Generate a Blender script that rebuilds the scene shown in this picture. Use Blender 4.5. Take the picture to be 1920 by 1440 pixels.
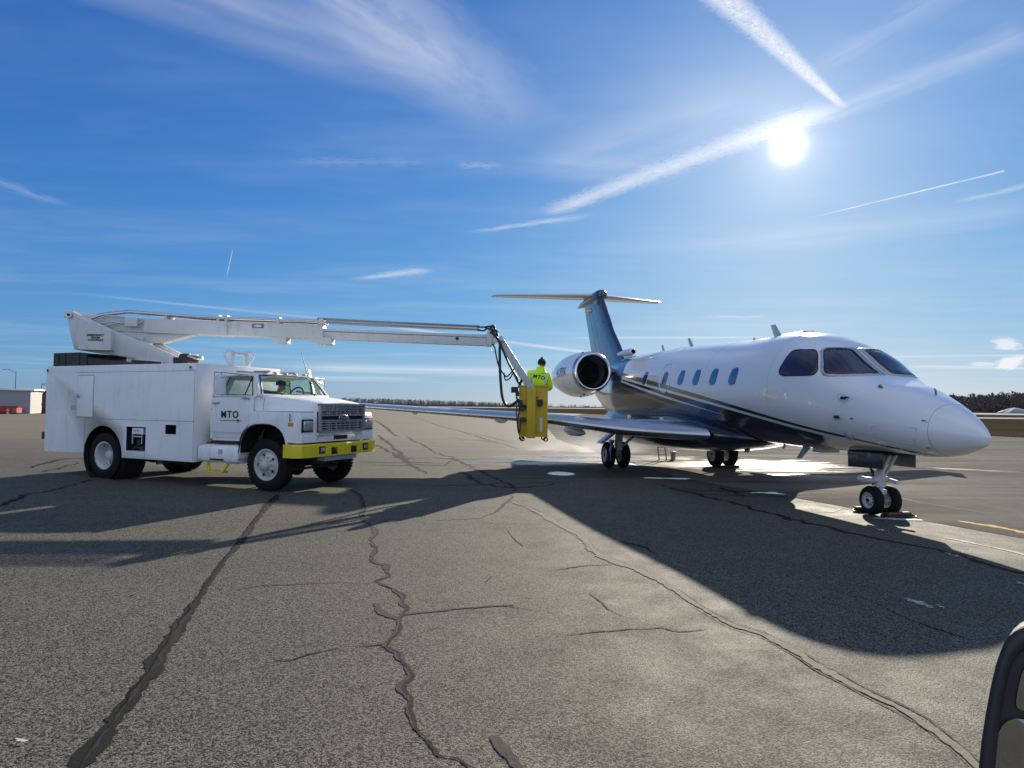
import bpy, bmesh, math, random
import numpy as np
from mathutils import Vector, Matrix, Euler
from mathutils.geometry import delaunay_2d_cdt
random.seed(4); rng = np.random.default_rng(4)
for _o in list(bpy.data.objects): bpy.data.objects.remove(_o)
SC = bpy.context.scene; COL = SC.collection
R = math.radians

# ---------------------------------------------------------------- camera
FPX, CAMH, PITCH, ROLL = 1209.06, 1.7471, 0.0333, 0.0108
FW = np.array([0, math.cos(PITCH), math.sin(PITCH)]); UP0 = np.array([0, -math.sin(PITCH), math.cos(PITCH)]); RT0 = np.array([1., 0, 0])
RT = math.cos(ROLL)*RT0 + math.sin(ROLL)*UP0; UP = math.cos(ROLL)*UP0 - math.sin(ROLL)*RT0
EYE = np.array([0, 0, CAMH])
cd = bpy.data.cameras.new('camera'); cam = bpy.data.objects.new('camera', cd); COL.objects.link(cam)
cd.sensor_fit = 'HORIZONTAL'; cd.sensor_width = 36; cd.lens = 36*FPX/1920; cd.clip_start = 0.05; cd.clip_end = 9000
cam.matrix_world = Matrix(((RT[0], UP[0], -FW[0], 0), (RT[1], UP[1], -FW[1], 0), (RT[2], UP[2], -FW[2], CAMH), (0, 0, 0, 1)))
SC.camera = cam
SC.cycles.max_bounces = 7; SC.cycles.diffuse_bounces = 3; SC.cycles.glossy_bounces = 4; SC.cycles.transparent_max_bounces = 12; SC.cycles.volume_bounces = 0; SC.cycles.volume_step_rate = 6; SC.cycles.volume_max_steps = 64
# surveying helpers: a direction read off the photo, met with a known plane of the place
def ray(x, y): return FW + (x-960)/FPX*RT + (720-y)/FPX*UP
def ground(x, y, z=0.0):
    d = ray(x, y); return EYE + d*(z-CAMH)/d[2]
def onplane(x, y, p, n):
    d = ray(x, y); return EYE + d*(((np.asarray(p)-EYE) @ n)/(d @ n))

# ---------------------------------------------------------------- sun, sky, exposure
SUN_EL, SUN_AZ = R(21.3), R(23.3)          # azimuth from +Y towards +X
SUN = np.array([math.sin(SUN_AZ)*math.cos(SUN_EL), math.cos(SUN_AZ)*math.cos(SUN_EL), math.sin(SUN_EL)])
SKY_STRENGTH, SUN_STRENGTH, EXPOSURE = 0.10, 5.0, 1.0
SC.view_settings.view_transform = 'Standard'; SC.view_settings.look = 'None'
SC.view_settings.exposure = EXPOSURE; SC.view_settings.gamma = 1; SC.view_settings.use_curve_mapping = False
sl = bpy.data.lights.new('sun', 'SUN'); sl.energy = SUN_STRENGTH; sl.angle = R(0.53); sl.color = (1.0, 0.89, 0.73)
so = bpy.data.objects.new('sun', sl); COL.objects.link(so); so.rotation_euler = Vector(-SUN).to_track_quat('-Z', 'Y').to_euler()

class NT:
    """tiny expression builder for node trees"""
    def __init__(s, tree): s.t = tree; s.N = tree.nodes; s.L = tree.links
    def node(s, kind, **kw):
        n = s.N.new(kind)
        for k, v in kw.items(): setattr(n, k, v)
        return n
    def put(s, sock, v):
        if isinstance(v, bpy.types.NodeSocket): s.L.new(v, sock)
        elif v is not None: sock.default_value = v
    def m(s, op, a, b=None, c=None, clamp=False):
        n = s.node('ShaderNodeMath', operation=op, use_clamp=clamp)
        for i, v in enumerate((a, b, c)): s.put(n.inputs[i], v)
        return n.outputs[0]
    def add(s, a, b): return s.m('ADD', a, b)
    def sub(s, a, b): return s.m('SUBTRACT', a, b)
    def mul(s, a, b): return s.m('MULTIPLY', a, b)
    def div(s, a, b): return s.m('DIVIDE', a, b)
    def vm(s, op, a, b=None, scale=None):
        n = s.node('ShaderNodeVectorMath', operation=op)
        s.put(n.inputs[0], a)
        if b is not None: s.put(n.inputs[1], b)
        if scale is not None: s.put(n.inputs[3], scale)
        return n.outputs['Value'] if op in ('DOT_PRODUCT', 'LENGTH', 'DISTANCE') else n.outputs[0]
    def xyz(s, v):
        n = s.node('ShaderNodeSeparateXYZ'); s.put(n.inputs[0], v); return n.outputs
    def vec(s, x, y, z):
        n = s.node('ShaderNodeCombineXYZ')
        for i, v in enumerate((x, y, z)): s.put(n.inputs[i], v)
        return n.outputs[0]
    def smooth(s, x, a, b, lo=0., hi=1.):
        n = s.node('ShaderNodeMapRange', interpolation_type='SMOOTHSTEP')
        for i, v in enumerate((x, a, b, lo, hi)): s.put(n.inputs[i], v)
        return n.outputs[0]
    def lin(s, x, a, b, lo=0., hi=1.):
        n = s.node('ShaderNodeMapRange')
        for i, v in enumerate((x, a, b, lo, hi)): s.put(n.inputs[i], v)
        return n.outputs[0]
    def noise(s, vec, scale, detail=4., rough=.55, dist=0.):
        n = s.node('ShaderNodeTexNoise'); s.put(n.inputs['Vector'], vec)
        n.inputs['Scale'].default_value = scale; n.inputs['Detail'].default_value = detail
        n.inputs['Roughness'].default_value = rough; n.inputs['Distortion'].default_value = dist
        return n.outputs[0]
    def mix(s, f, a, b, blend='MIX'):
        n = s.node('ShaderNodeMix', data_type='RGBA', blend_type=blend)
        s.put(n.inputs[0], f); s.put(n.inputs[6], a if not isinstance(a, tuple) else (*a[:3], 1)); s.put(n.inputs[7], b if not isinstance(b, tuple) else (*b[:3], 1))
        return n.outputs[2]

W = bpy.data.worlds.new('World'); SC.world = W; W.use_nodes = True
w = NT(W.node_tree); w.N.clear()
sky = w.node('ShaderNodeTexSky', sky_type='NISHITA', sun_disc=False, sun_elevation=SUN_EL, sun_rotation=SUN_AZ,
             altitude=200, air_density=1.0, dust_density=0.35, ozone_density=2.2)
D = w.node('ShaderNodeTexCoord').outputs['Generated']
dx, dy, dz = w.xyz(D)
sr, sg_, sb_ = w.xyz(sky.outputs[0])            # clear, deep-blue winter air
sr = w.mul(w.m('POWER', sr, 1.2), .026)
skyc = w.vec(w.mul(w.sub(1.0, w.m('POWER', 2.718, w.mul(sr, -1.))), 5.0), w.mul(w.sub(1.0, w.m('POWER', 2.718, w.div(sg_, -12.))), 4.55), w.mul(w.sub(1.0, w.m('POWER', 2.718, w.div(sb_, -4.5))), 4.2))
# cloud layer: straight contrails and cirrus on a flat layer overhead (coordinates = horizontal distance / height)
zz = w.m('MAXIMUM', dz, 0.012)
P = w.vec(w.div(dx, zz), w.div(dy, zz), 0.)
above = w.smooth(dz, 0.012, 0.05)
def skyp(x, y):
    d = ray(x, y); return np.array([d[0]/d[2], d[1]/d[2]])
def streak(a, b, w0, w1, power, nscale, rough=.6, fade0=.12, fade1=.12, soft=1.0, wob=.35, stretch=3.0):
    """a cloud streak from a to b (photo points that fix its two ends on the layer); w0,w1 half width in photo px at the ends"""
    A, B = skyp(*a), skyp(*b); d = B-A; Ln = np.linalg.norm(d); d /= Ln; n = np.array([-d[1], d[0]])
    pn = np.array([b[1]-a[1], a[0]-b[0]], float); pn /= np.linalg.norm(pn)
    W0 = abs((skyp(a[0]+pn[0]*w0, a[1]+pn[1]*w0)-A) @ n); W1 = abs((skyp(b[0]+pn[0]*w1, b[1]+pn[1]*w1)-B) @ n)
    q = w.vm('SUBTRACT', P, (A[0], A[1], 0))
    t = w.div(w.vm('DOT_PRODUCT', q, (d[0], d[1], 0)), Ln); o = w.vm('DOT_PRODUCT', q, (n[0], n[1], 0))
    wd = w.lin(t, 0., 1., W0, W1)
    on = w.div(o, wd)
    nv = w.vec(w.mul(t, Ln/max(W0, W1)/stretch), on, 0.)
    big_ = max(w0, w1) > 11 and power > .3
    nz = w.noise(nv, nscale*1.6, 6. if big_ else 3., rough, .6 if big_ else 0.)
    fine = w.noise(nv, nscale*5.5, 4., .65, 0.) if big_ else nz
    e = w.add(w.m('ABSOLUTE', on), w.add(w.mul(w.sub(nz, .5), wob*3.0), w.mul(w.sub(fine, .5), wob*2.0)))
    prof = w.smooth(e, 1.0, 1.0-soft*.95)
    f = w.mul(prof, w.mul(w.smooth(t, 0., fade0), w.smooth(t, 1., 1.-fade1)))
    f = w.mul(f, w.add(.30, w.mul(w.smooth(w.add(w.mul(nz, .6), w.mul(fine, .4)), .32, .68), .9)))
    return w.m('MULTIPLY', f, power, clamp=True)
S_ = []
def st(*a, **k): S_.append(streak(*a, **k))
st((1318,-40), (1590,208), 50, 8, .80, 1.5, rough=.75, fade0=.02, fade1=.14, soft=.8, wob=.42, stretch=.9)       # thick crossing trail
st((1000,408), (1600,186), 19, 34, .66, 1.5, rough=.8, fade0=.25, fade1=.12, wob=.62, stretch=1.5)                   # trail through the sun
st((1480,244), (1960,50), 22, 55, .22, .7, fade0=.2, fade1=.1, wob=.3)
st((870,437), (1130,400), 5, 9, .42, 1.0, fade0=.3, fade1=.3, wob=.6)
st((1020,404), (1110,372), 10, 12, .3, 1.0, fade0=.3, fade1=.3, wob=.6)
st((1500,413), (1885,320), 1.2, 2.4, .85, .6, fade0=.35, fade1=.01, wob=.1, stretch=9)
st((424,524), (436,469), 1.6, 1.5, .5, .6, fade0=.4, fade1=.03, wob=.1, stretch=9)
st((90,545), (700,607), 4, 3.5, .22, .8, fade0=.3, fade1=.1, wob=.3, stretch=6)
st((640,601), (1190,672), 4, 4.5, .6, .8, fade0=.2, fade1=.15, wob=.25, stretch=6)
st((1040,634), (1520,632), 3, 3.2, .5, .8, fade0=.25, fade1=.25, wob=.4, stretch=7)
st((1640,669), (1960,666), 3, 4, .5, .8, fade0=.2, fade1=.05, wob=.4, stretch=7)
st((1680,686), (1960,692), 5, 5, .55, .8, fade0=.2, fade1=.05, wob=.4, stretch=7)
st((650,526), (812,504), 5, 12, .5, 1.1, fade0=.45, fade1=.18, wob=.7, stretch=1.5)
st((480,688), (1060,700), 16, 13, .55, 1.1, fade0=.3, fade1=.25, wob=.42, stretch=6)
st((380,707), (820,712), 10, 9, .48, 1.1, fade0=.3, fade1=.25, wob=.42, stretch=6)
st((1320,594), (1440,594), 4, 4, .35, 1.0, fade0=.3, fade1=.2, wob=.6, stretch=3)
st((1780,382), (1960,340), 5, 9, .34, 1.0, fade0=.3, fade1=.02, wob=.6, stretch=3)
st((640,-60), (1020,285), 170, 120, .36, .45, fade0=.02, fade1=.7, wob=.40, stretch=2.2)
st((100,-90), (1000,200), 120, 100, .30, .5, fade0=.05, fade1=.5, wob=.35, stretch=3)
st((-60,320), (140,392), 14, 10, .16, .8, fade0=.1, fade1=.4, wob=.6)
st((1000,330), (1500,150), 95, 120, .20, .6, fade0=.35, fade1=.3, wob=.35)
st((930,300), (1330,330), 45, 60, .16, .6, fade0=.4, fade1=.4, wob=.4)
st((1250,470), (1960,395), 30, 50, .16, .7, fade0=.4, fade1=.1, wob=.4, stretch=4)
st((560,-40), (880,150), 30, 45, .22, .7, fade0=.1, fade1=.5, wob=.45, stretch=3)
st((1500,150), (1850,-60), 20, 50, .14, .8, fade0=.3, fade1=.05, wob=.5)
st((845,308), (950,310), 8, 8, .22, 1.1, fade0=.3, fade1=.3, wob=.9, stretch=2)
st((520,302), (830,305), 10, 10, .10, 1.1, fade0=.3, fade1=.3, wob=.9, stretch=2)
# small ragged clouds low over the wood (azimuth / height coordinates, since they stand near the horizon)
G = w.vec(w.div(dx, w.m('MAXIMUM', dy, .05)), w.div(dz, w.m('MAXIMUM', dy, .05)), 0.)
def puff(c, hw, hh, lean, power, seed):
    d = ray(*c); g = w.vm('SUBTRACT', G, (d[0]/d[1], d[2]/d[1], 0)); gx, gy, _ = w.xyz(g)
    u = w.div(gx, hw/FPX); v = w.div(w.sub(gy, w.mul(gx, lean)), hh/FPX)
    n1 = w.noise(w.vec(w.add(w.mul(u, .8), seed), w.mul(v, 1.6), 0.), 1.2, 6., .62, .5); n2 = w.noise(w.vec(w.mul(u, 1.2), w.add(w.mul(v, 5.), seed), 0.), 1.6, 5., .6)
    e = w.add(w.m('SQRT', w.add(w.mul(u, u), w.mul(v, v))), w.add(w.mul(w.sub(n1, .5), 1.5), w.mul(w.sub(n2, .5), .7)))
    S_.append(w.m('MULTIPLY', w.mul(w.smooth(e, 1.0, .45), w.smooth(dy, .1, .3)), power, clamp=True))
puff((1886,645), 34, 15, -.1, .75, 3.1); puff((1892,680), 34, 17, .25, .92, 7.7); puff((1845,683), 34, 5, .0, .6, 1.2)
one = 1.0
for f_ in S_:
    inv = w.sub(1.0, f_); one = inv if one == 1.0 else w.mul(one, inv)
veil = w.mul(w.noise(w.vm('MULTIPLY', P, (.35, .8, 1.)), .9, 5., .6), 1.0)
veil = w.mul(w.smooth(veil, .40, .75), .13)
cover = w.mul(w.sub(1.0, w.mul(one, w.sub(1.0, veil))), above)
# the sun and the bright air round it
cs = w.vm('DOT_PRODUCT', D, tuple(np.array(ray(1478, 275))/np.linalg.norm(ray(1478, 275))))
ang = w.m('ARCCOSINE', w.m('MINIMUM', cs, 1.0))
core = w.mul(w.m('POWER', w.smooth(ang, R(2.7), R(.0)), 3.2), 8.0)
h1 = w.mul(w.m('POWER', 2.718, w.mul(ang, -1/R(1.5))), 3.0); h2 = w.mul(w.m('POWER', 2.718, w.mul(ang, -1/R(8.0))), .85)
halo = w.add(h1, h2)
glowc = w.vm('ADD', w.vm('SCALE', (1.0, .90, .72), scale=w.add(core, h1)), w.vm('SCALE', (1.0, .86, .95), scale=h2))
cl = w.vm('SCALE', (.95, .98, 1.03), scale=w.add(4.6, w.mul(halo, .9)))
# unseen bright cloud added behind the camera as fill for the shaded sides
bk_ = w.mul(w.smooth(dy, .05, -.45), w.smooth(dz, -.02, .12))
bn_ = w.smooth(w.noise(w.vm('MULTIPLY', D, (1.6, 1.6, 4.5)), 1.4, 6., .6), .32, .62)
skyc = w.mix(w.mul(bk_, w.add(.20, w.mul(bn_, .40))), skyc, (5.2, 5.8, 6.9))
# unseen thin cloud added overhead to grey the blue that the jet reflects
skyc = w.mix(w.mul(w.smooth(dz, .60, .85), w.add(.06, w.mul(bn_, .22))), skyc, (4.6, 4.9, 5.3))
final = w.mix(cover, skyc, cl)
final = w.vm('ADD', final, glowc)
bg = w.node('ShaderNodeBackground'); w.put(bg.inputs[0], final); bg.inputs[1].default_value = SKY_STRENGTH
wo = w.node('ShaderNodeOutputWorld'); w.L.new(bg.outputs[0], wo.inputs[0])

# ---------------------------------------------------------------- materials
MATS = {}
def mat(name, col, rough=.5, metal=0., var=.12, nscale=6., bump=0., bscale=60., coat=0., rvar=.12, dirt=None, dirt_amt=0., spec=.5):
    """paint / metal / rubber with a little uneven wear; dirt = second colour in irregular stains"""
    if name in MATS: return MATS[name]
    M = bpy.data.materials.new(name); M.use_nodes = True
    n = NT(M.node_tree); b = n.N['Principled BSDF']
    co = n.node('ShaderNodeTexCoord').outputs['Object']
    nz = n.noise(co, nscale, 5., .6)
    c = n.mix(nz, tuple(x*(1-var) for x in col), tuple(min(1, x*(1+var)) for x in col))
    if dirt:
        st_ = n.noise(n.vm('MULTIPLY', co, (1., 1., .35)), nscale*1.7, 8., .7)
        c = n.mix(n.mul(n.smooth(st_, .5, .78), dirt_amt), c, dirt)
    n.put(b.inputs['Base Color'], c)
    n.put(b.inputs['Roughness'], n.lin(n.noise(co, nscale*2.3, 4., .6), .3, .7, max(.02, rough-rvar), min(1, rough+rvar)))
    b.inputs['Metallic'].default_value = metal; b.inputs['Coat Weight'].default_value = coat; b.inputs['Coat Roughness'].default_value = .08
    b.inputs['Specular IOR Level'].default_value = spec
    if bump:
        bn = n.node('ShaderNodeBump'); bn.inputs['Strength'].default_value = bump; bn.inputs['Distance'].default_value = .01
        n.put(bn.inputs['Height'], n.noise(co, bscale, 4., .6)); n.put(b.inputs['Normal'], bn.outputs[0])
    MATS[name] = M; return M
def glass(name, tint=(.75, .82, .8), opacity=.08, rough=.02, dark=(.02, .025, .03)):
    if name in MATS: return MATS[name]
    M = bpy.data.materials.new(name); M.use_nodes = True; n = NT(M.node_tree); n.N.clear()
    tr = n.node('ShaderNodeBsdfTransparent'); tr.inputs[0].default_value = (*tint, 1)
    gl = n.node('ShaderNodeBsdfGlossy'); gl.inputs['Roughness'].default_value = rough
    df = n.node('ShaderNodeBsdfDiffuse'); df.inputs[0].default_value = (*dark, 1)
    a = n.node('ShaderNodeMixShader'); a.inputs[0].default_value = opacity; n.L.new(tr.outputs[0], a.inputs[1]); n.L.new(df.outputs[0], a.inputs[2])
    fr = n.node('ShaderNodeFresnel'); bf = n.node('ShaderNodeNewGeometry').outputs['Backfacing']; n.put(fr.inputs[0], n.lin(bf, 0., 1., 1.5, 1/1.5))
    b = n.node('ShaderNodeMixShader'); n.L.new(fr.outputs[0], b.inputs[0]); n.L.new(a.outputs[0], b.inputs[1]); n.L.new(gl.outputs[0], b.inputs[2])
    o = n.node('ShaderNodeOutputMaterial'); n.L.new(b.outputs[0], o.inputs[0]); MATS[name] = M; return M

TRUCKW = mat('truck_white', (.80, .81, .81), .42, var=.06, nscale=2.2, coat=.25, dirt=(.46, .42, .35), dirt_amt=.5)
BOOMW = mat('boom_white', (.64, .65, .64), .45, var=.08, nscale=3, dirt=(.33, .27, .19), dirt_amt=.5)
JETW = mat('jet_white', (.76, .765, .77), .16, var=.02, nscale=1.2, coat=.7, rvar=.05)
BLACK = mat('black_plastic', (.018, .018, .02), .5, var=.3)
RUBBER = mat('tyre_rubber', (.012, .012, .013), .75, var=.35, nscale=14, bump=.25, bscale=90, dirt=(.035, .032, .028), dirt_amt=.35, spec=.15)
DARK = mat('dark_void', (.010, .010, .011), .9)
FRAME = mat('chassis_black', (.025, .024, .023), .6, var=.4, dirt=(.09, .07, .05), dirt_amt=.6)
YEL = mat('safety_yellow', (.70, .56, .008), .42, var=.1, nscale=4, coat=.2, dirt=(.28, .22, .06), dirt_amt=.5)
BASKY = mat('basket_yellow', (.56, .375, .008), .5, var=.12, nscale=5, dirt=(.22, .16, .05), dirt_amt=.6)
STEEL = mat('bare_steel', (.52, .52, .52), .32, 1., var=.1, nscale=8)
ALU = mat('polished_aluminium', (.50, .51, .53), .30, 1., var=.08, nscale=1.5, rvar=.06)
LIP = mat('bright_lip', (.74, .75, .77), .14, 1., var=.05, nscale=1.5, rvar=.05)
GALV = mat('galvanised_tube', (.60, .61, .62), .35, .9, var=.12, nscale=9)
GREYP = mat('grey_paint', (.30, .32, .34), .4, var=.1, coat=.2)
GRILLE = mat('grille_grey', (.36, .37, .38), .4, .3, var=.1)
HOSE = mat('hose_black', (.015, .015, .016), .45)
RIMW = mat('rim_white', (.52, .52, .51), .45, var=.12, nscale=9, dirt=(.2, .15, .1), dirt_amt=.7)
WINGG = mat('wing_grey', (.52, .54, .56), .28, var=.06, nscale=1, coat=.4)
TAILB = mat('tail_blue', (.028, .05, .10), .22, .2, var=.06, nscale=.6, coat=.9, rvar=.06)
NAVY = mat('fairing_navy', (.012, .018, .034), .24, .1, var=.08, nscale=.7, coat=.6, rvar=.05)
INK = mat('lettering_black', (.012, .014, .018), .5)
CABWIN = glass('cab_glass', (.80, .90, .86), .05)
JETGL = mat('jet_glass', (.026, .022, .042), .06, var=.3, nscale=3, rvar=.02, coat=.3)
CABINGL = mat('cabin_window_glass', (.03, .09, .25), .05, var=.2, nscale=3, rvar=.02, coat=1.)
LENS = mat('lamp_lens', (.55, .58, .60), .12, .6, var=.2, nscale=30)
AMBER = mat('amber_lens', (.55, .25, .03), .3)
REDL = mat('red_lens', (.25, .02, .02), .3)

# ---------------------------------------------------------------- mesh builder
class MB:
    def __init__(s, M=None): s.v = []; s.f = []; s.mi = []; s.M = M; s.cm = 0; s.sm = []
    def _add(s, vs, fs, smooth=False):
        k = len(s.v)
        for p in vs:
            p = Vector((float(p[0]), float(p[1]), float(p[2])))
            s.v.append(s.M @ p if s.M is not None else p)
        for f in fs: s.f.append(tuple(i+k for i in f)); s.mi.append(s.cm); s.sm.append(smooth)
        return s
    def box(s, x0, x1, y0, y1, z0, z1):
        x0, x1 = sorted((x0, x1)); y0, y1 = sorted((y0, y1)); z0, z1 = sorted((z0, z1))
        return s._add([(x0,y0,z0),(x1,y0,z0),(x1,y1,z0),(x0,y1,z0),(x0,y0,z1),(x1,y0,z1),(x1,y1,z1),(x0,y1,z1)],
                      [(3,2,1,0),(4,5,6,7),(0,1,5,4),(1,2,6,5),(2,3,7,6),(3,0,4,7)])
    def prism(s, poly, axis, a0, a1, smooth=False):
        """poly in the two other axes (in xyz order), pushed from a0 to a1 along axis"""
        def P(u, v, a): return {'x': (a, u, v), 'y': (u, a, v), 'z': (u, v, a)}[axis]
        n = len(poly); vs = [P(u, v, a0) for u, v in poly] + [P(u, v, a1) for u, v in poly]
        fs = [tuple(range(n)), tuple(range(2*n-1, n-1, -1))] + [(i, i+n, (i+1) % n+n, (i+1) % n) for i in range(n)]
        return s._add(vs, fs, smooth)
    def bar(s, p, q, wd, h=None, up=(0, 0, 1)):
        h = h or wd; p = Vector(p); q = Vector(q); d = (q-p).normalized(); u = Vector(up)
        if abs(d.dot(u)) > .97: u = Vector((1, 0, 0))
        a = d.cross(u).normalized(); b = a.cross(d)
        c = [(-1,-1),(1,-1),(1,1),(-1,1)]
        vs = [p+a*(i*wd/2)+b*(j*h/2) for i, j in c] + [q+a*(i*wd/2)+b*(j*h/2) for i, j in c]
        return s._add(vs, [(3,2,1,0),(4,5,6,7),(0,1,5,4),(1,2,6,5),(2,3,7,6),(3,0,4,7)])
    def tube(s, pts, r, n=10, smooth_path=0, caps=True):
        pts = [Vector(p) for p in pts]
        if smooth_path and len(pts) > 2:
            out = []
            for i in range(len(pts)-1):
                p0 = pts[max(i-1, 0)]; p1 = pts[i]; p2 = pts[i+1]; p3 = pts[min(i+2, len(pts)-1)]
                for k in range(smooth_path):
                    t = k/smooth_path
                    out.append(.5*((2*p1)+(p2-p0)*t+(2*p0-5*p1+4*p2-p3)*t*t+(3*p1-p0-3*p2+p3)*t**3))
            pts = out+[pts[-1]]
        rs = r if isinstance(r, (list, tuple)) else [r]*len(pts)
        rings = []; a = None
        for i, p in enumerate(pts):
            d = (pts[min(i+1, len(pts)-1)]-pts[max(i-1, 0)]).normalized()
            if a is None:
                a = d.orthogonal().normalized()
            else:
                a = (a-d*a.dot(d)).normalized()
            b = d.cross(a)
            rings.append([p+(a*math.cos(2*math.pi*j/n)+b*math.sin(2*math.pi*j/n))*rs[i] for j in range(n)])
        return s.loft(rings, caps=caps)
    def loft(s, rings, caps=True, closed=True, smooth=True):
        n = len(rings[0]); vs = [p for r in rings for p in r]; fs = []
        for i in range(len(rings)-1):
            for j in range(n if closed else n-1):
                k = (j+1) % n
                fs.append((i*n+j, i*n+k, (i+1)*n+k, (i+1)*n+j))
        s._add(vs, fs, smooth)
        if caps:
            s._add(rings[0], [tuple(range(n-1, -1, -1))]); s._add(rings[-1], [tuple(range(n))])
        return s
    def lathe(s, prof, c, axis, n=32, caps=False, smooth=True):
        """prof = [(along, radius)], turned about axis through c"""
        c = Vector(c); d = Vector(axis).normalized(); a = d.orthogonal().normalized(); b = d.cross(a)
        rings = [[c+d*h+(a*math.cos(2*math.pi*j/n)+b*math.sin(2*math.pi*j/n))*max(r_, 1e-4) for j in range(n)] for h, r_ in prof]
        return s.loft(rings, caps=caps, smooth=smooth)
    def build(s, name, mats, parent=None, bevel=0., seg=2, autosm=True, solid=0.):
        me = bpy.data.meshes.new(name); me.from_pydata([tuple(v) for v in s.v], [], s.f)
        if not isinstance(mats, (list, tuple)): mats = [mats]
        for m_ in mats: me.materials.append(m_)
        me.polygons.foreach_set('material_index', s.mi); me.polygons.foreach_set('use_smooth', s.sm)
        bm = bmesh.new(); bm.from_mesh(me); bmesh.ops.recalc_face_normals(bm, faces=bm.faces)
        if bevel:
            es = [e for e in bm.edges if len(e.link_faces) == 2 and e.calc_face_angle(0) > .5]
            bmesh.ops.bevel(bm, geom=es, offset=bevel, segments=seg, affect='EDGES', clamp_overlap=True, profile=.6)
            for f in bm.faces: f.smooth = True
            bmesh.ops.recalc_face_normals(bm, faces=bm.faces)
        bm.to_mesh(me); bm.free()
        if bevel: me.set_sharp_from_angle(angle=R(40))
        o = bpy.data.objects.new(name, me); COL.objects.link(o)
        if parent is not None: o.parent = parent
        return o
def empty(name, loc, rz=0.): 
    o = bpy.data.objects.new(name, None); COL.objects.link(o); o.location = loc; o.rotation_euler = (0, 0, rz); o.empty_display_size = .3; return o
def tag(o, label=None, cat=None, group=None, kind=None):
    for k, v in (('label', label), ('category', cat), ('group', group), ('kind', kind)):
        if v: o[k] = v
    return o
def copy_tree(o, parent=None):
    c = o.copy(); COL.objects.link(c); c.parent = parent
    for ch in list(o.children): copy_tree(ch, c)
    return c
def cut(o, cutters):
    for c in cutters:
        md = o.modifiers.new('cut', 'BOOLEAN'); md.operation = 'DIFFERENCE'; md.solver = 'EXACT'; md.object = c
    dg = bpy.context.evaluated_depsgraph_get(); dg.update()
    me = bpy.data.meshes.new_from_object(o.evaluated_get(dg)); o.modifiers.clear(); o.data = me
    for c in cutters: bpy.data.objects.remove(c)
    return o
def pieces(o):
    """split a mesh into one object per loose piece, all under the same parent"""
    me0 = o.data; bm = bmesh.new(); bm.from_mesh(me0); bm.verts.ensure_lookup_table(); seen = {}; k = 0
    for v in bm.verts:
        if v in seen: continue
        st_ = [v]; seen[v] = k
        while st_:
            a = st_.pop()
            for e in a.link_edges:
                u = e.other_vert(a)
                if u not in seen: seen[u] = k; st_.append(u)
        k += 1
    lab = [seen[v] for v in bm.verts]; bm.free()
    if k < 2: return
    for g in range(k):
        b2 = bmesh.new(); b2.from_mesh(me0); b2.verts.ensure_lookup_table()
        bmesh.ops.delete(b2, geom=[v for v, l_ in zip(b2.verts, lab) if l_ != g], context='VERTS')
        me = me0.copy(); b2.to_mesh(me); b2.free()
        if g == 0: o.data = me
        else:
            c = o.copy(); c.data = me; COL.objects.link(c); c.parent = o.parent
def freeze(o):
    dg = bpy.context.evaluated_depsgraph_get(); dg.update()
    me = bpy.data.meshes.new_from_object(o.evaluated_get(dg)); o.modifiers.clear(); o.data = me
    return o
def text_mb(body, size, M, bold=.0, depth=.004, spacing=1.0, shear=0.):
    """lettering as a thin solid in the plane of M's x,y"""
    cu = bpy.data.curves.new('lettering', 'FONT'); cu.body = body; cu.size = size; cu.offset = bold; cu.extrude = depth/2; cu.space_character = spacing
    cu.align_x = 'CENTER'; cu.align_y = 'CENTER'; cu.shear = shear; cu.resolution_u = 4
    o = bpy.data.objects.new('lettering', cu); COL.objects.link(o); dg = bpy.context.evaluated_depsgraph_get(); dg.update()
    me = bpy.data.meshes.new_from_object(o.evaluated_get(dg)); bpy.data.objects.remove(o)
    mb = MB(); mb._add([M @ v.co for v in me.vertices], [tuple(p.vertices) for p in me.polygons]); return mb
def frame_M(o, x, z):
    """matrix with local x, local y(up) = z, looking out along x cross z"""
    x = Vector(x).normalized(); z = Vector(z).normalized(); n = x.cross(z)
    return Matrix(((x[0], z[0], n[0], o[0]), (x[1], z[1], n[1], o[1]), (x[2], z[2], n[2], o[2]), (0, 0, 0, 1)))

# ---------------------------------------------------------------- ground
def wetness(n, co, spots):
    f = None; nz = n.noise(n.vm('MULTIPLY', co, (.7, 1.6, 1.)), 1.3, 6., .65)
    for (cx, cy, ax, ay, an) in spots:
        q = n.vm('SUBTRACT', co, (cx, cy, 0.)); x, y, _ = n.xyz(q); c, s = math.cos(an), math.sin(an)
        u = n.div(n.add(n.mul(x, c), n.mul(y, s)), ax); v = n.div(n.sub(n.mul(y, c), n.mul(x, s)), ay)
        d = n.m('SQRT', n.add(n.mul(u, u), n.mul(v, v))); e = n.smooth(n.add(d, n.mul(n.sub(nz, .5), 2.4)), 1.15, .35)
        f = e if f is None else n.m('MAXIMUM', f, e)
    return f
_a, _b, _c, _d, _e = ground(1120,858), ground(1000,868), ground(1800,880), ground(1420,872), ground(1290,872)
_f = ground(1530,895)
WETSPOTS = [(_a[0], _a[1], 3.6, 1.5, .05), (_b[0], _b[1], 2.6, .8, 0.), (_c[0], _c[1], 1.3, .28, -.5), (_d[0], _d[1], 3., 2.2, .2), (_e[0], _e[1], 2.4, 1., 0.), (_f[0], _f[1], 1.5, .9, -.3)]
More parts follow.
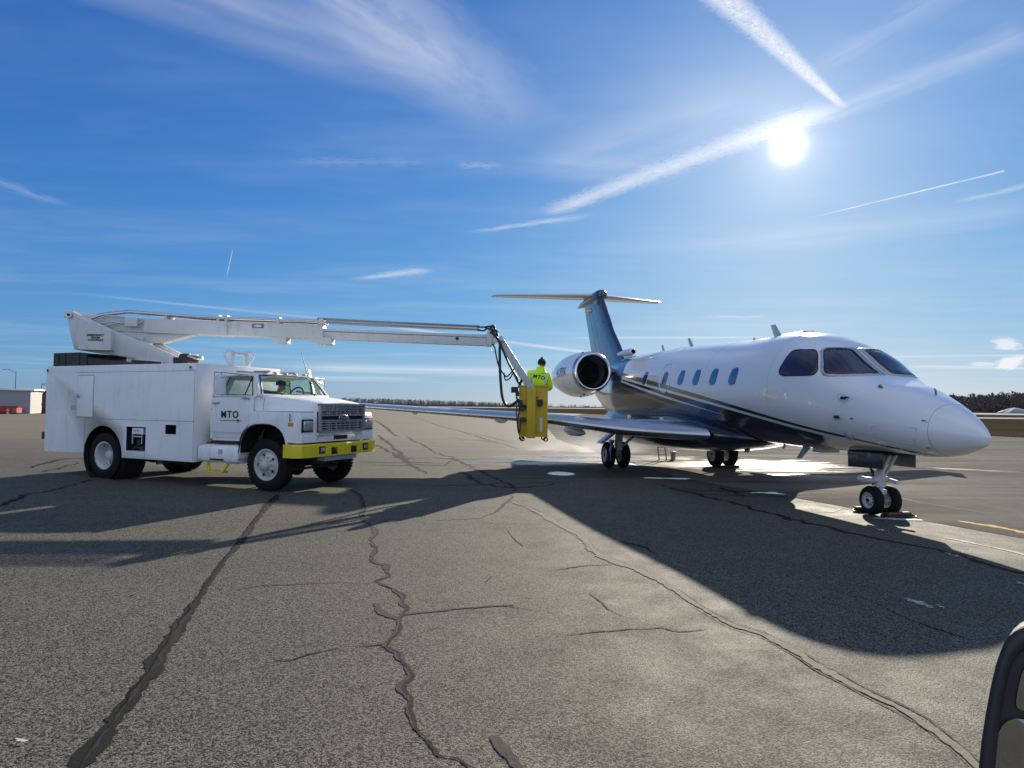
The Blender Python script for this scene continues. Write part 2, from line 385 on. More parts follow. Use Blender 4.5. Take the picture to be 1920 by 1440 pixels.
def matte(n, b, keep):
    """dry mineral surface: mixes the principled shader with plain diffuse so that it does not shine at grazing angles"""
    df = n.node('ShaderNodeBsdfDiffuse'); df.inputs['Roughness'].default_value = .6; mx = n.node('ShaderNodeMixShader'); o = [q for q in n.N if q.type == 'OUTPUT_MATERIAL'][0]
    for nm in ('Base Color', 'Normal'):
        if b.inputs[nm].is_linked: n.L.new(b.inputs[nm].links[0].from_socket, df.inputs['Color' if nm == 'Base Color' else nm])
    n.put(mx.inputs[0], keep); n.L.new(df.outputs[0], mx.inputs[1]); n.L.new(b.outputs[0], mx.inputs[2]); n.L.new(mx.outputs[0], o.inputs[0])
def asphalt_mat():
    M = bpy.data.materials.new('asphalt'); M.use_nodes = True; n = NT(M.node_tree); b = n.N['Principled BSDF']
    co = n.node('ShaderNodeTexCoord').outputs['Object']
    vo = n.node('ShaderNodeTexVoronoi'); n.put(vo.inputs['Vector'], co); vo.inputs['Scale'].default_value = 115.
    stone = n.xyz(vo.outputs['Color'])[0]
    base = n.mix(n.smooth(stone, .10, 1.0), (.007, .0072, .0062), (.162, .159, .131))
    big = n.noise(co, .22, 5., .6); mid = n.noise(co, 1.7, 5., .65)
    base = n.mix(n.mul(n.smooth(mid, .3, .75), .45), base, n.mix(.35, base, (.072, .071, .060)))
    streak_ = n.noise(n.vm('MULTIPLY', co, (.05, .55, 1.)), 1.1, 5., .65)
    k = n.add(.62, n.mul(n.add(n.mul(big, .6), n.mul(streak_, .4)), .78))
    base = n.vm('SCALE', base, scale=k)
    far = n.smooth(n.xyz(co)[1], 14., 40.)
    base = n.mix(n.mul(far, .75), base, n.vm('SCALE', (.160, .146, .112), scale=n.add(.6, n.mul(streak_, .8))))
    spots = n.smooth(n.noise(co, 7., 3., .5), .70, .80)
    base = n.mix(n.mul(spots, .25), base, (.05, .05, .048))
    wet = wetness(n, co, WETSPOTS)
    n.put(b.inputs['Base Color'], n.vm('SCALE', base, scale=n.sub(1., n.mul(wet, .35))))
    n.put(b.inputs['Roughness'], n.sub(n.lin(mid, .3, .7, .70, .88), n.mul(wet, .50))); n.put(b.inputs['Specular IOR Level'], n.add(.18, n.mul(wet, .35)))
    bn = n.node('ShaderNodeBump'); bn.inputs['Strength'].default_value = .5; bn.inputs['Distance'].default_value = .005
    hgt = n.add(n.mul(n.m('SUBTRACT', 1.0, vo.outputs['Distance']), 1.0), n.mul(n.noise(co, 160., 3., .6), .5))
    n.put(bn.inputs['Height'], hgt); n.put(b.inputs['Normal'], bn.outputs[0]); matte(n, b, n.add(.85, n.mul(wet, .15))); return M
def concrete_mat(name, a=(.115, .108, .09), c=(.21, .198, .168), rough=(.76, .92), wet=True):
    M = bpy.data.materials.new(name); M.use_nodes = True; n = NT(M.node_tree); b = n.N['Principled BSDF']
    co = n.node('ShaderNodeTexCoord').outputs['Object']
    s1 = n.noise(n.vm('MULTIPLY', co, (.16, 1., 1.)), .8, 6., .65); s2 = n.noise(co, 3., 6., .65)
    f = n.add(n.mul(s1, .65), n.mul(s2, .35))
    wet = wetness(n, co, WETSPOTS) if wet else 0.
    n.put(b.inputs['Base Color'], n.vm('SCALE', n.mix(n.smooth(f, .3, .72), a, c), scale=n.sub(1., n.mul(wet, .3))))
    r_ = n.smooth(n.noise(n.vm('MULTIPLY', co, (.35, 1., 1.)), .45, 5., .6), .35, .62)
    n.put(b.inputs['Roughness'], n.sub(n.lin(r_, 0., 1., rough[0], rough[1]), n.mul(wet, .46))); n.put(b.inputs['Specular IOR Level'], n.add(.08, n.mul(wet, .32)))
    bn = n.node('ShaderNodeBump'); bn.inputs['Strength'].default_value = .35; bn.inputs['Distance'].default_value = .004
    n.put(bn.inputs['Height'], n.noise(co, 70., 4., .6)); n.put(b.inputs['Normal'], bn.outputs[0]); matte(n, b, n.add(.22, n.mul(wet, .22))); return M
def grass_mat():
    M = bpy.data.materials.new('winter_grass'); M.use_nodes = True; n = NT(M.node_tree); b = n.N['Principled BSDF']
    co = n.node('ShaderNodeTexCoord').outputs['Object']
    f = n.add(n.mul(n.noise(n.vm('MULTIPLY', co, (.3, 1., 1.)), .25, 6., .7), .6), n.mul(n.noise(co, 4., 5., .7), .4))
    c = n.mix(n.smooth(f, .3, .7), (.050, .039, .024), (.115, .088, .052))
    c = n.mix(n.smooth(n.noise(co, .05, 4., .6), .5, .75), c, (.06, .062, .03))
    n.put(b.inputs['Base Color'], c); b.inputs['Roughness'].default_value = .95; b.inputs['Specular IOR Level'].default_value = .0; matte(n, b, 0.); return M
ASPH = asphalt_mat(); CONC = concrete_mat('washed_concrete'); RUNW = concrete_mat('pale_runway', (.40, .39, .36), (.52, .50, .46), (.6, .8), False); GRASS = grass_mat()
def sheet(name, pts, z, m, label=None, sub=0):
    mb = MB(); mb._add([(p[0], p[1], z) for p in pts], [tuple(range(len(pts)))])
    o = mb.build(name, m); tag(o, label, None, None, 'structure'); return o
sheet('ground', [(-4000, -300), (4000, -300), (4000, 5000), (-4000, 5000)], 0, ASPH, 'grey cracked asphalt apron running out to the horizon')
# smoother, paler slabs under the jet's nose and far side; its edge is a straight joint
e0, e1 = ground(1440, 925), ground(1920, 1010); dj = (e1-e0)/np.linalg.norm(e1-e0); a0 = e0-dj*3.2; a1 = e1+dj*22
sheet('washed_apron', [a0[:2], a1[:2], (60, 20), (75, 32), (34, 42.4), (17.4, 150), (3.5, 80), (2.4, 34)], .004, CONC, 'pale washed apron slabs beside and beyond the jet')
gA, gB, gC = ground(1900, 820)[:2], ground(1120, 777)[:2], ground(800, 766.4)[:2]
sheet('grass', [(120, 8), gA+[1.5, -1.2], gA, gB, gC, ground(560, 762.5)[:2], (-160, 620), (-500, 1500), (3000, 2500), (2500, 300)], .008, GRASS, 'brown winter grass between apron and runway')
def strip(name, pts, label): return sheet(name, pts, .012, RUNW, label)
strip('taxiway', [ground(1780, 784)[:2], ground(1990, 786.6)[:2], ground(1990, 784.4)[:2], ground(1780, 781.8)[:2]], 'thin pale taxiway strip crossing the brown grass')
strip('runway', [ground(1700, 775.4)[:2], ground(2000, 779.6)[:2], ground(2000, 776.6)[:2], ground(1700, 772.6)[:2]], 'pale runway strip in front of the wood')
strip('far_runway', [ground(700, 762.6)[:2], ground(1400, 769.6)[:2], ground(1400, 767.6)[:2], ground(700, 761.2)[:2]], 'far pale runway strip below the treeline')

# crack sealant, cracks, paint and puddles: thin sheets lying on the asphalt
def ribbon(mb, px, widths, z, jit=.12, step=.045, seed=0, rag=.35):
    rg = np.random.default_rng(seed); g = np.array([ground(*p)[:2] for p in px])
    d = np.concatenate([[0], np.cumsum(np.hypot(*np.diff(g, axis=0).T))])
    n = int(max(6, min(400, d[-1]/step))); u = np.linspace(0, d[-1], n)
    wd = np.interp(u, np.linspace(0, d[-1], len(widths)), widths)
    c = np.stack([np.interp(u, d, g[:, 0]), np.interp(u, d, g[:, 1])], -1)
    t = np.gradient(c, axis=0); t /= np.linalg.norm(t, axis=1)[:, None]+1e-9; nn = np.stack([-t[:, 1], t[:, 0]], -1)
    def sm(a): return np.convolve(np.pad(a, 3, mode='edge'), [.08, .14, .18, .20, .18, .14, .08], 'valid')*1.7
    c = c+nn*((sm(rg.normal(0, 1, n))*.9+rg.normal(0, .18, n))*wd*jit)[:, None]
    lo = np.convolve(np.pad(rg.normal(0, 1, n), 12, mode='edge'), np.ones(25)/25, 'valid')*2.6*rag
    l = wd*np.clip(.5+lo*.5+sm(rg.normal(0, .2, n))+rg.normal(0, .10, n), .05, 1.3); r_ = wd*np.clip(.5+lo*.5+sm(rg.normal(0, .2, n))+rg.normal(0, .10, n), .05, 1.3)
    A = c+nn*l[:, None]; B = c-nn*r_[:, None]
    mb._add([(*p, z) for p in A]+[(*p, z) for p in B], [(i, i+1, n+i+1, n+i) for i in range(n-1)])
def g1(L): return [(x/2, 840+y/2) for x, y in L]
def g2(L): return [(900+x/1.882, 840+y/1.882) for x, y in L]
def g3(L): return [(640+x/3.43, 720+y/3.43) for x, y in L]
SEAL = mat('crack_sealant', (.011, .011, .011), .85, var=.5, nscale=12, rvar=.1, bump=.4, bscale=40, spec=.12)
SEALP = mat('worn_sealant', (.046, .045, .041), .85, var=.4, nscale=10, bump=.5, bscale=50, spec=.1)
SEALL = mat('pale_sealant', (.19, .182, .152), .95, var=.25, nscale=9, bump=.5, bscale=50, spec=.06)
z0 = [0.0045]
def zz_(): z0[0] += .000015; return z0[0]
mb = MB()
ribbon(mb, [(136,1450),(165,1415),(215,1350),(250,1302),(285,1254),(320,1198),(350,1152),(385,1100),(420,1052),(455,1012),(472,985),(497,950),(522,928)], [.085,.085,.06,.068,.09,.10,.10], zz_(), seed=1)

main = g1([(1300,150),(1350,175),(1355,205),(1365,225),(1355,250),(1360,275),(1405,300),(1410,325),(1385,345),(1410,375),(1390,425),(1450,440),(1455,480),(1405,500),(1470,530),(1510,550),(1500,580),(1530,600),(1495,640),(1500,665),(1480,690),(1455,725),(1440,745),(1490,770),(1515,810),(1540,860),(1510,880),(1505,910),(1540,945),(1530,1000),(1550,1050),(1600,1100),(1630,1160),(1730,1165),(1790,1215)])
tag(mb.build('crack_sealant', SEAL), 'wide black sealed joint running towards the truck', None, None, 'structure')
SEALD = mat('open_joint', (.008, .008, .008), .9, spec=.05); SEALG = mat('dusty_sealant', (.034, .033, .030), .9, var=.5, nscale=25, spec=.05)
LJ = [(136,1450),(215,1350),(285,1254),(350,1152),(420,1052),(472,985),(522,928)]
mb = MB(); ribbon(mb, [(x+3, y) for x, y in LJ], [.01,.028,.008,.016,.03,.016], zz_(), jit=.9, step=.03, seed=91, rag=1.2); tag(mb.build('dusty_sealant', SEALG), 'dusty grey streak inside the black sealed joint', None, None, 'structure')
mb = MB(); ribbon(mb, [(x-4, y) for x, y in LJ], [.008,.014,.006,.012,.008,.012], zz_(), jit=1.2, step=.03, seed=92, rag=1.); tag(mb.build('open_joint', SEALD), 'thin open slit along the black sealed joint', None, None, 'structure')
mb = MB(); ribbon(mb, main, [.06,.05,.065,.045,.055,.07,.045,.04,.045,.05], zz_(), jit=.22, step=.025, seed=2, rag=.8)
ribbon(mb, g1([(1405,583),(1425,612),(1455,632),(1492,642)]), [.03,.06,.05], zz_(), seed=3)
ribbon(mb, g1([(1500,626),(1580,618),(1700,605),(1800,597),(1925,589)]), [.05,.04,.02,.012], zz_(), seed=4)
ribbon(mb, g2([(50,1018),(80,1060),(115,1100),(145,1140)]), [.03,.06,.05,.03], zz_(), seed=9)
tag(mb.build('worn_sealant', SEALP), 'zigzag patched crack in the middle of the foreground', None, None, 'structure')
mb = MB()
def crack(px, wd, seed): ribbon(mb, px, [w_*(1.0 if min(p[1] for p in px) > 930 else 1.3) for w_ in wd], zz_(), jit=.6, step=.035, seed=seed)
crack([(x+3, y+1) for x, y in main], [.012, .02, .012, .018, .014, .016], 12)
crack(g1([(1435,741),(1390,744),(1270,744)]), [.03,.02,.008], 5); crack(g1([(1270,750),(1150,775),(1090,797),(1030,799)]), [.008,.012,.006], 6)
crack(g2([(300,662),(400,650),(480,645),(550,637),(640,632),(690,646),(740,645),(820,637)]), [.006,.02,.016,.022,.006], 7)
crack(g2([(240,434),(300,426),(380,416),(470,412)]), [.006,.018,.006], 8); crack(g2([(-30,566),(40,557),(100,558),(150,566),(215,576)]), [.02,.016,.006], 10)
crack(g2([(385,515),(430,545),(450,570),(500,592)]), [.005,.014,.005], 11); crack(g2([(10,268),(130,268),(250,270)]), [.012,.016,.008], 13)
crack(g2([(500,330),(540,340),(575,352),(632,378)]), [.02,.05,.03], 14); crack(g2([(98,290),(115,318),(152,347)]), [.006,.012,.006], 15)
crack(g2([(630,130),(760,163),(820,178),(880,190),(1000,225),(1100,250),(1200,272),(1300,300),(1450,330),(1600,355),(1700,385),(1800,415),(1925,446)]), [.05,.07,.06,.08,.05,.06], 16)
crack(g2([(850,140),(880,152),(905,158),(935,172)]), [.04,.06,.03], 17); crack(g2([(1390,540),(1440,575),(1520,610),(1600,636),(1712,672)]), [.006,.02,.016,.02,.008], 18)
crack(g1([(0,220),(60,192),(75,178),(200,160),(345,118)]), [.08,.07,.05,.05], 19); crack(g1([(190,192),(300,186),(470,176)]), [.02,.03,.015], 20)
crack(g1([(110,76),(160,60),(230,42),(310,38)]), [.06,.10,.05], 21); crack(g1([(150,90),(210,80),(300,55)]), [.05,.06,.03], 22)
crack(g3([(420,335),(470,368),(540,400),(600,440),(632,452),(700,470),(740,490),(810,525),(880,555),(1000,610),(1070,640),(1115,662),(1122,690)]), [.05,.07,.05,.08,.06], 23)
crack(g3([(240,330),(290,370),(330,400),(360,430),(390,462),(430,500),(462,532),(545,576)]), [.06,.12,.06,.12,.05], 24)
crack(g3([(220,390),(260,410),(320,440),(372,470),(412,492)]), [.06,.1,.06], 25); crack(g3([(215,235),(260,258),(300,290),(330,322),(372,338)]), [.1,.14,.08], 26)
crack(g3([(740,490),(690,505),(660,525)]), [.06,.05,.03], 27); crack(g3([(770,565),(830,600),(890,640),(1000,662),(1120,668),(1300,655),(1372,640)]), [.06,.10,.05,.06,.04], 28)
crack(g3([(400,610),(620,612),(860,608),(1200,610),(1500,604),(1900,596)]), [.03,.04,.03,.04], 29); crack(g3([(330,650),(700,655),(1120,640),(1600,625)]), [.02,.03,.02], 30)
for i, (ax, ay, bx, by) in enumerate([(460,210,900,350),(600,262,1140,388),(700,340,1000,380),(860,330,1140,420),(120,500,700,512),(200,520,640,524),(300,470,760,482),(640,480,1100,486)]):
    crack(g3([(ax,ay),((ax*2+bx)/3,(ay*2+by)/3+4),((ax+bx*2)/3,(ay+by*2)/3-3),(bx,by)]), [.03,.06,.04], 40+i)
for i in range(16):
    y = 845+i*5.5+rng.uniform(-2, 2); x0 = 1380+rng.uniform(-150, 320); x1 = x0+rng.uniform(120, 420)
    crack([(x0, y), ((x0+x1)/2, y+rng.uniform(0, 4)), (x1, y+rng.uniform(3, 9))], [.015, .04, .02], 60+i)
crack(g2([(1480,176),(1560,194),(1740,222),(1925,246)]), [.03,.05,.03], 80)
crack(g1([(860,535),(990,518),(1270,505),(1390,510)]), [.004,.012,.008,.01], 81); crack(g1([(960,290),(1100,287),(1260,279)]), [.006,.012,.006], 82)
crack(g1([(1640,272),(1800,265),(1860,240),(1925,180)]), [.01,.02,.03,.03], 83); crack(g1([(1815,505),(1835,490),(1850,480)]), [.006,.012,.004], 84)
tag(mb.build('crack', SEAL), 'thin dark cracks spread over the apron', None, None, 'structure')
pale = g2([(108,190),(140,200),(180,216),(225,238),(262,262),(330,300),(385,335),(402,362),(470,402),(560,430),(640,470),(700,512),(790,572),(890,627),(1000,660),(1100,715),(1200,777),(1320,842),(1440,902),(1550,957),(1640,1022),(1720,1092),(1760,1140)])
mb = MB(); ribbon(mb, pale, [.05,.06,.10,.06,.10,.085,.07,.06,.06,.065,.06], zz_(), jit=.1, seed=31)
tag(mb.build('pale_sealant', SEALL), 'pale worn sealant band curving across the right foreground', None, None, 'structure')
mb = MB()
for k, off in enumerate((-.5, .5)):
    gp = [(x, y) for x, y in pale]
    ribbon(mb, [(x+off*(4+ (y-930)*.016), y-off*(5+(y-930)*.02)) for x, y in gp], [.002,.007,.001,.009,.002,.006,.012,.010], zz_(), jit=.7, step=.04, seed=33+k)
tag(mb.build('crack_edge', SEAL), 'dark hairline edges of the pale sealant band', None, None, 'structure')
PAINTY = mat('worn_yellow_paint', (.42, .25, .04), .85, spec=.1, var=.3, nscale=6, dirt=(.2, .18, .15), dirt_amt=.8)
PAINTW = mat('worn_white_paint', (.42, .42, .40), .85, spec=.1, var=.25, nscale=5, dirt=(.2, .19, .17), dirt_amt=.9)
mb = MB(); ribbon(mb, [(1796,977),(1860,987),(1945,1003)], [.10,.14,.14], zz_(), jit=.03, seed=51)
tag(mb.build('painted_line', PAINTY), 'worn yellow taxi line beyond the nose wheel', None, None, 'structure')
mb = MB(); ribbon(mb, g2([(1640,318),(1700,328),(1780,346),(1860,362),(1925,380)]), [.02,.04,.02,.05,.04], zz_(), jit=.5, seed=52)
ribbon(mb, g2([(1180,226),(1240,228),(1272,216)]), [.02,.04,.03], zz_(), jit=.4, seed=53)
tag(mb.build('chalk_mark', PAINTW), 'faint broken white paint marks near the nose wheel', None, None, 'structure')
def water_mat(name, col, rough, alpha_edge):
    M = bpy.data.materials.new(name); M.use_nodes = True; n = NT(M.node_tree); b = n.N['Principled BSDF']
    b.inputs['Base Color'].default_value = (*col, 1); b.inputs['Roughness'].default_value = rough; b.inputs['Specular IOR Level'].default_value = .9
    co = n.node('ShaderNodeTexCoord').outputs['Object']
    bn = n.node('ShaderNodeBump'); bn.inputs['Strength'].default_value = .05; bn.inputs['Distance'].default_value = .01
    n.put(bn.inputs['Height'], n.noise(co, 9., 3., .5)); n.put(b.inputs['Normal'], bn.outputs[0]); return M
PUD = water_mat('puddle_water', (.10, .10, .10), .03, .2); FOAM = mat('spilt_fluid', (.74, .76, .78), .25, var=.15, nscale=7)
def blob(name, c, ax, ay, ang, m, z, label, seed, rag=.18, n=56, cat='puddle'):
    rg = np.random.default_rng(seed); ph = rg.uniform(0, 6.28, 5); am = rg.normal(0, rag, 5)
    pts = []
    for i in range(n):
        a = 2*math.pi*i/n; k = 1+sum(am[j]*math.sin((j+2)*a+ph[j])/(j+1.2) for j in range(5))
        x, y = ax*k*math.cos(a), ay*k*math.sin(a); pts.append((c[0]+x*math.cos(ang)-y*math.sin(ang), c[1]+x*math.sin(ang)+y*math.cos(ang)))
    o = sheet(name, pts, z, m, label); return o
blob('puddle', ground(1052,888.5), .34, .44, 0, FOAM, .0082+0.0001, 'white foamy puddle in the shade beyond the basket', 1, .1)
blob('puddle', ground(1252,897.5), .45, .17, -.1, FOAM, .0082+0.00013000000000000002, 'pale streak of fluid in the shadow under the fuselage', 2, .35)
blob('puddle', ground(1442,925), .27, .12, -.15, FOAM, .0082+0.00016, 'pale splash at the shadow edge behind the nose wheel', 3, .35)
blob('puddle', ground(1685,974), .36, .09, -.2, FOAM, .0082+0.00019, 'white fluid spilt below the nose wheel chock', 4, .3)
mb = MB(); rg = np.random.default_rng(8)
for cx, cy, sx, sy, cnt in ((1721,1131,17,6,50), (1768,1141,12,3,8), (1782,1041,13,4,16), (1915,1096,8,4,8), (1478,905,10,6,14), (35,1391,5,2,5)):
    for k in range(cnt):
        t = rg.normal(0, 1, 2); p = ground(cx+sx*t[0]*.6+ (sy*t[1]), cy+sy*t[1]*.5+.25*sx*t[0]*.6)
        r_ = rg.uniform(.004, .017); a = rg.uniform(0, 6.28)
        mb._add([(p[0]+r_*1.6*math.cos(a+j*1.05)*rg.uniform(.6, 1.2), p[1]+r_*math.sin(a+j*1.05)*rg.uniform(.6, 1.2), zz_()) for j in range(6)], [tuple(range(6))])
tag(mb.build('paint_fleck', PAINTW), 'small white flecks scattered on the shaded asphalt', None, None, 'stuff')

# ---------------------------------------------------------------- the bucket truck (local x forward, y to its left, z up)
T0 = ground(200, 899); TX = np.array([.915, -.403, 0]); TX /= np.linalg.norm(TX); TYv = np.array([-TX[1], TX[0], 0])
TRUCK = empty('bucket_truck', (T0[0], T0[1], 0), math.atan2(TX[1], TX[0]))
tag(TRUCK, 'white utility bucket truck with yellow bumper and its long boom swung out over the cab', 'bucket truck')
MT = Matrix(((TX[0], TYv[0], 0, T0[0]), (TX[1], TYv[1], 0, T0[1]), (0, 0, 1, 0), (0, 0, 0, 1)))
def tpx(x, y, yl=0.):          # photo point on the truck's lengthwise plane y = yl
    P = onplane(x, y, T0+TYv*yl, TYv)-T0; return float(P @ TX), float(P[2])
YW = 2.4
# --- cargo box
BX0, BX1, BZ0, BZ1 = -2.28, 2.68, .50, 2.56
mb = MB(); mb.prism([(BX0, .54), (-.81, .55), (.2, .50), (BX1, .50), (BX1, BZ1), (BX0+.03, BZ1), (BX0, BZ1-.05)], 'y', 0, YW)
box = mb.build('cargo_box', TRUCK and TRUCKW, TRUCK, bevel=.018)
c1_ = MB().lathe([(-.1, .66), (.62, .66)], (-.19, 0, .54), (0, 1, 0), 40, caps=True).build('cutter', DARK, TRUCK)
c2_ = MB().lathe([(-.62, .66), (.1, .66)], (-.19, YW, .54), (0, 1, 0), 40, caps=True).build('cutter', DARK, TRUCK)
c3_ = MB().box(.60, 1.22, -.1, .40, .66, 1.195).build('cutter', DARK, TRUCK)
c4_ = MB().box(1.82, 2.15, -.1, .22, 1.06, 1.26).build('cutter', DARK, TRUCK)
cut(box, [c1_, c2_, c3_, c4_])
mb = MB()
mb.lathe([(.012, .655), (.61, .655)], (-.19, 0, .54), (0, 1, 0), 40); mb.box(-.83, .47, .6, .615, .5, 1.2)
mb.box(.606, 1.214, .385, .398, .666, 1.19); mb.box(.602, .612, .004, .39, .664, 1.192); mb.box(1.208, 1.218, .004, .39, .664, 1.192); mb.box(.61, 1.21, .006, .39, 1.183, 1.192)
mb.box(1.825, 2.145, .205, .218, 1.063, 1.257); mb.box(1.823, 1.83, .004, .21, 1.063, 1.257); mb.box(2.14, 2.147, .004, .21, 1.063, 1.257); mb.box(1.825, 2.145, .004, .21, 1.25, 1.257); mb.box(1.825, 2.145, .004, .21, 1.063, 1.07)
mb.build('recess_lining', DARK, box)
mb = MB(); mb.box(.74, 1.10, .03, .16, 1.03, 1.17); 
tb = mb.build('control_panel', TRUCKW, box, bevel=.012)
mb = MB(); mb.box(.76, .79, .02, .05, .82, 1.03); mb.box(1.06, 1.09, .02, .05, .82, 1.03); mb.box(.75, 1.1, .02, .05, .97, .995)
mb.tube([(.86, .02, 1.10), (.86, .0, 1.12)], .012); mb.tube([(.96, .02, 1.10), (.96, .0, 1.13)], .012)
mb.build('control_frame', GALV, box)
mb = MB(); mb.lathe([(0, .07), (.12, .09)], (.9, .12, .78), (0, .2, 1), 12, caps=True); mb.tube([(.72, .1, .7), (.85, .06, .76), (1.0, .08, .72), (1.15, .1, .78)], .02, smooth_path=5); mb.box(1.0, 1.1, .05, .15, .7, .78)
mb.build('hydraulic_valve', FRAME, box)
mb = MB(); mb.box(.585, 1.235, -.006, .004, .645, .664); mb.box(.585, 1.235, -.006, .004, 1.195, 1.21); mb.box(1.805, 2.165, -.006, .004, 1.04, 1.058); mb.box(1.805, 2.165, -.006, .004, 1.262, 1.275)
mb.build('opening_trim', TRUCKW, box)
SEAM = mat('panel_seam', (.20, .21, .22), .6)
mb = MB()
mb.box(-.81, 2.675, -.003, .003, 1.338, 1.347); mb.box(-.815, -.805, -.003, .003, .56, 1.34); mb.box(-1.18, 2.675, -.003, .003, 2.396, 2.404); mb.box(2.655, 2.661, -.003, .003, .52, 2.4); mb.box(1.2, 1.206, -.003, .003, .52, .65)
for x in np.arange(-.7, 2.66, .14): mb.lathe([(-.004, .006), (.0, .008)], (x, 0, 1.372), (0, 1, 0), 6, caps=True)
for x in np.arange(-2.2, 2.66, .2): mb.lathe([(-.004, .006), (.0, .008)], (x, 0, 2.43), (0, 1, 0), 6, caps=True)
mb.build('panel_seam', SEAM, box)
mb = MB(); 
for k in range(22): mb.box(-2.16, -1.42, -.004, .002, 1.55+k*.03, 1.556+k*.03)
mb.build('vent_louvre', mat('louvre_white', (.66, .67, .67), .5), box)
mb = MB(); mb.box(-1.10, -.545, -.012, .004, 1.385, 2.325); d_ = mb.build('access_door', TRUCKW, TRUCK, bevel=.006)
mb = MB(); mb.box(-1.113, -1.102, -.004, .004, 1.38, 2.33); mb.box(-.543, -.533, -.004, .004, 1.38, 2.33); mb.box(-1.11, -.535, -.005, .004, 2.327, 2.339); mb.box(-1.11, -.535, -.005, .004, 1.366, 1.383); mb.build('door_gap', SEAM, d_)
mb = MB(); mb.lathe([(-.03, .045), (-.012, .05)], (-1.04, 0, 1.86), (0, 1, 0), 14, caps=True); mb.bar((-1.07, -.035, 1.83), (-1.07, -.035, 1.92), .02); mb.build('handle', STEEL, d_, bevel=.004)
mb = MB(); mb.box(-1.33, -1.15, -.003, .003, 1.53, 1.65); mb.build('warning_label', mat('faded_label', (.50, .40, .38), .6, var=.4, nscale=40), box)
for x, z in ((-2.2, 2.46), (2.55, 2.475)):
    mb = MB(); mb.box(x-.055, x+.055, -.02, .003, z-.045, z+.045); mk = mb.build('marker_lamp', TRUCKW, TRUCK, bevel=.01)
    MB().box(x-.03, x+.03, -.03, -.018, z-.025, z+.025).build('lamp_lens', DARK if x < 0 else REDL, mk, bevel=.006)
mb = MB(); mb.box(-2.43, -2.30, .02, .2, .83, 1.0); tl = mb.build('tail_lamp', BLACK, TRUCK, bevel=.01); MB().box(-2.44, -2.428, .04, .18, .85, .98).build('lamp_lens', REDL, tl)
mb = MB(); mb.box(-2.43, -2.30, 2.2, 2.38, .83, 1.0); tl = mb.build('tail_lamp', BLACK, TRUCK, bevel=.01); MB().box(-2.44, -2.428, 2.22, 2.36, .85, .98).build('lamp_lens', REDL, tl)
# black roof hatch guard
mb = MB(); mb.prism([(-2.2, BZ1+.004), (-.98, BZ1+.004), (-1.0, 2.86), (-1.24, 2.88), (-2.2, 2.88)], 'y', .10, .13); mb.prism([(-2.2, BZ1+.004), (-.98, BZ1+.004), (-1.0, 2.86), (-1.24, 2.88), (-2.2, 2.88)], 'y', 1.6, 1.63)
mb.box(-2.2, -2.17, .13, 1.6, BZ1+.004, 2.88); mb.box(-1.03, -1.0, .13, 1.6, BZ1+.004, 2.78); mb.box(-2.17, -1.25, .13, 1.6, 2.845, 2.875)
mb.prism([(-.98, BZ1+.004), (.45, BZ1+.004), (.45, 2.60), (-.98, 2.74)], 'y', .12, 1.0); mb.box(.42, .47, .2, .9, 2.5, 2.68)
mb.tube([(-.55, .3, 2.66), (-.55, .3, 2.745)], .01); mb.bar((-.6, .3, 2.745), (-.5, .3, 2.745), .015)
mb.build('roof_guard', FRAME, TRUCK)
mb = MB(); 
for x in (-1.24, -1.75, -2.0): mb.box(x-.012, x+.012, .088, .1, BZ1+.01, 2.87)
mb.build('guard_rib', BLACK, TRUCK)
# mud flap, undersides
mb = MB(); mb.prism([(-.83, .62), (-.78, .62), (-.70, .16), (-.75, .16)], 'y', .05, .62); mb.build('mud_flap', RUBBER, TRUCK)
mb = MB(); mb.prism([(-.83, .62), (-.78, .62), (-.70, .16), (-.75, .16)], 'y', 1.78, 2.35); mb.build('mud_flap', RUBBER, TRUCK)
mb = MB(); mb.box(-2.2, 5.35, .78, .88, .52, .76); mb.box(-2.2, 5.35, 1.52, 1.62, .52, .76); mb.box(-2.2, -2.1, .4, 2., .55, .72)
for x in (-1.2, 1.0, 2.6, 4.0, 5.2): mb.box(x, x+.09, .88, 1.52, .56, .7)
mb.build('chassis_frame', FRAME, TRUCK)
mb = MB(); mb.tube([(-.19, .4, .5), (-.19, 2.0, .5)], .075); mb.lathe([(-.2, .1), (-.12, .2), (.12, .22), (.22, .1)], (-.19, 1.2, .5), (1, 0, 0), 18, caps=True); mb.tube([(-.1, 1.2, .55), (2.2, 1.2, .62)], .05)
mb.box(1.7, 2.4, .95, 1.45, .42, .68); mb.tube([(1.3, .35, .48), (1.45, .3, .40), (1.6, .35, .44), (1.8, .5, .4), (2.0, .4, .48)], .025, smooth_path=4)
mb.build('rear_axle', FRAME, TRUCK)
mb = MB(); mb.tube([(4.5, .3, .47), (4.5, 2.1, .47)], .06); mb.lathe([(-.18, .1), (-.1, .19), (.1, .2), (.2, .1)], (4.5, .95, .45), (1, 0, 0), 18, caps=True); mb.bar((4.72, .35, .40), (4.72, 2.05, .40), .05)
mb.bar((4.05, .7, .55), (5.05, .7, .62), .09, .05); mb.bar((4.05, 1.7, .55), (5.05, 1.7, .62), .09, .05); mb.box(4.3, 5.0, .9, 1.5, .5, .95); mb.box(4.6, 5.3, .6, 1.8, .62, .72)
mb.build('front_axle', FRAME, TRUCK)
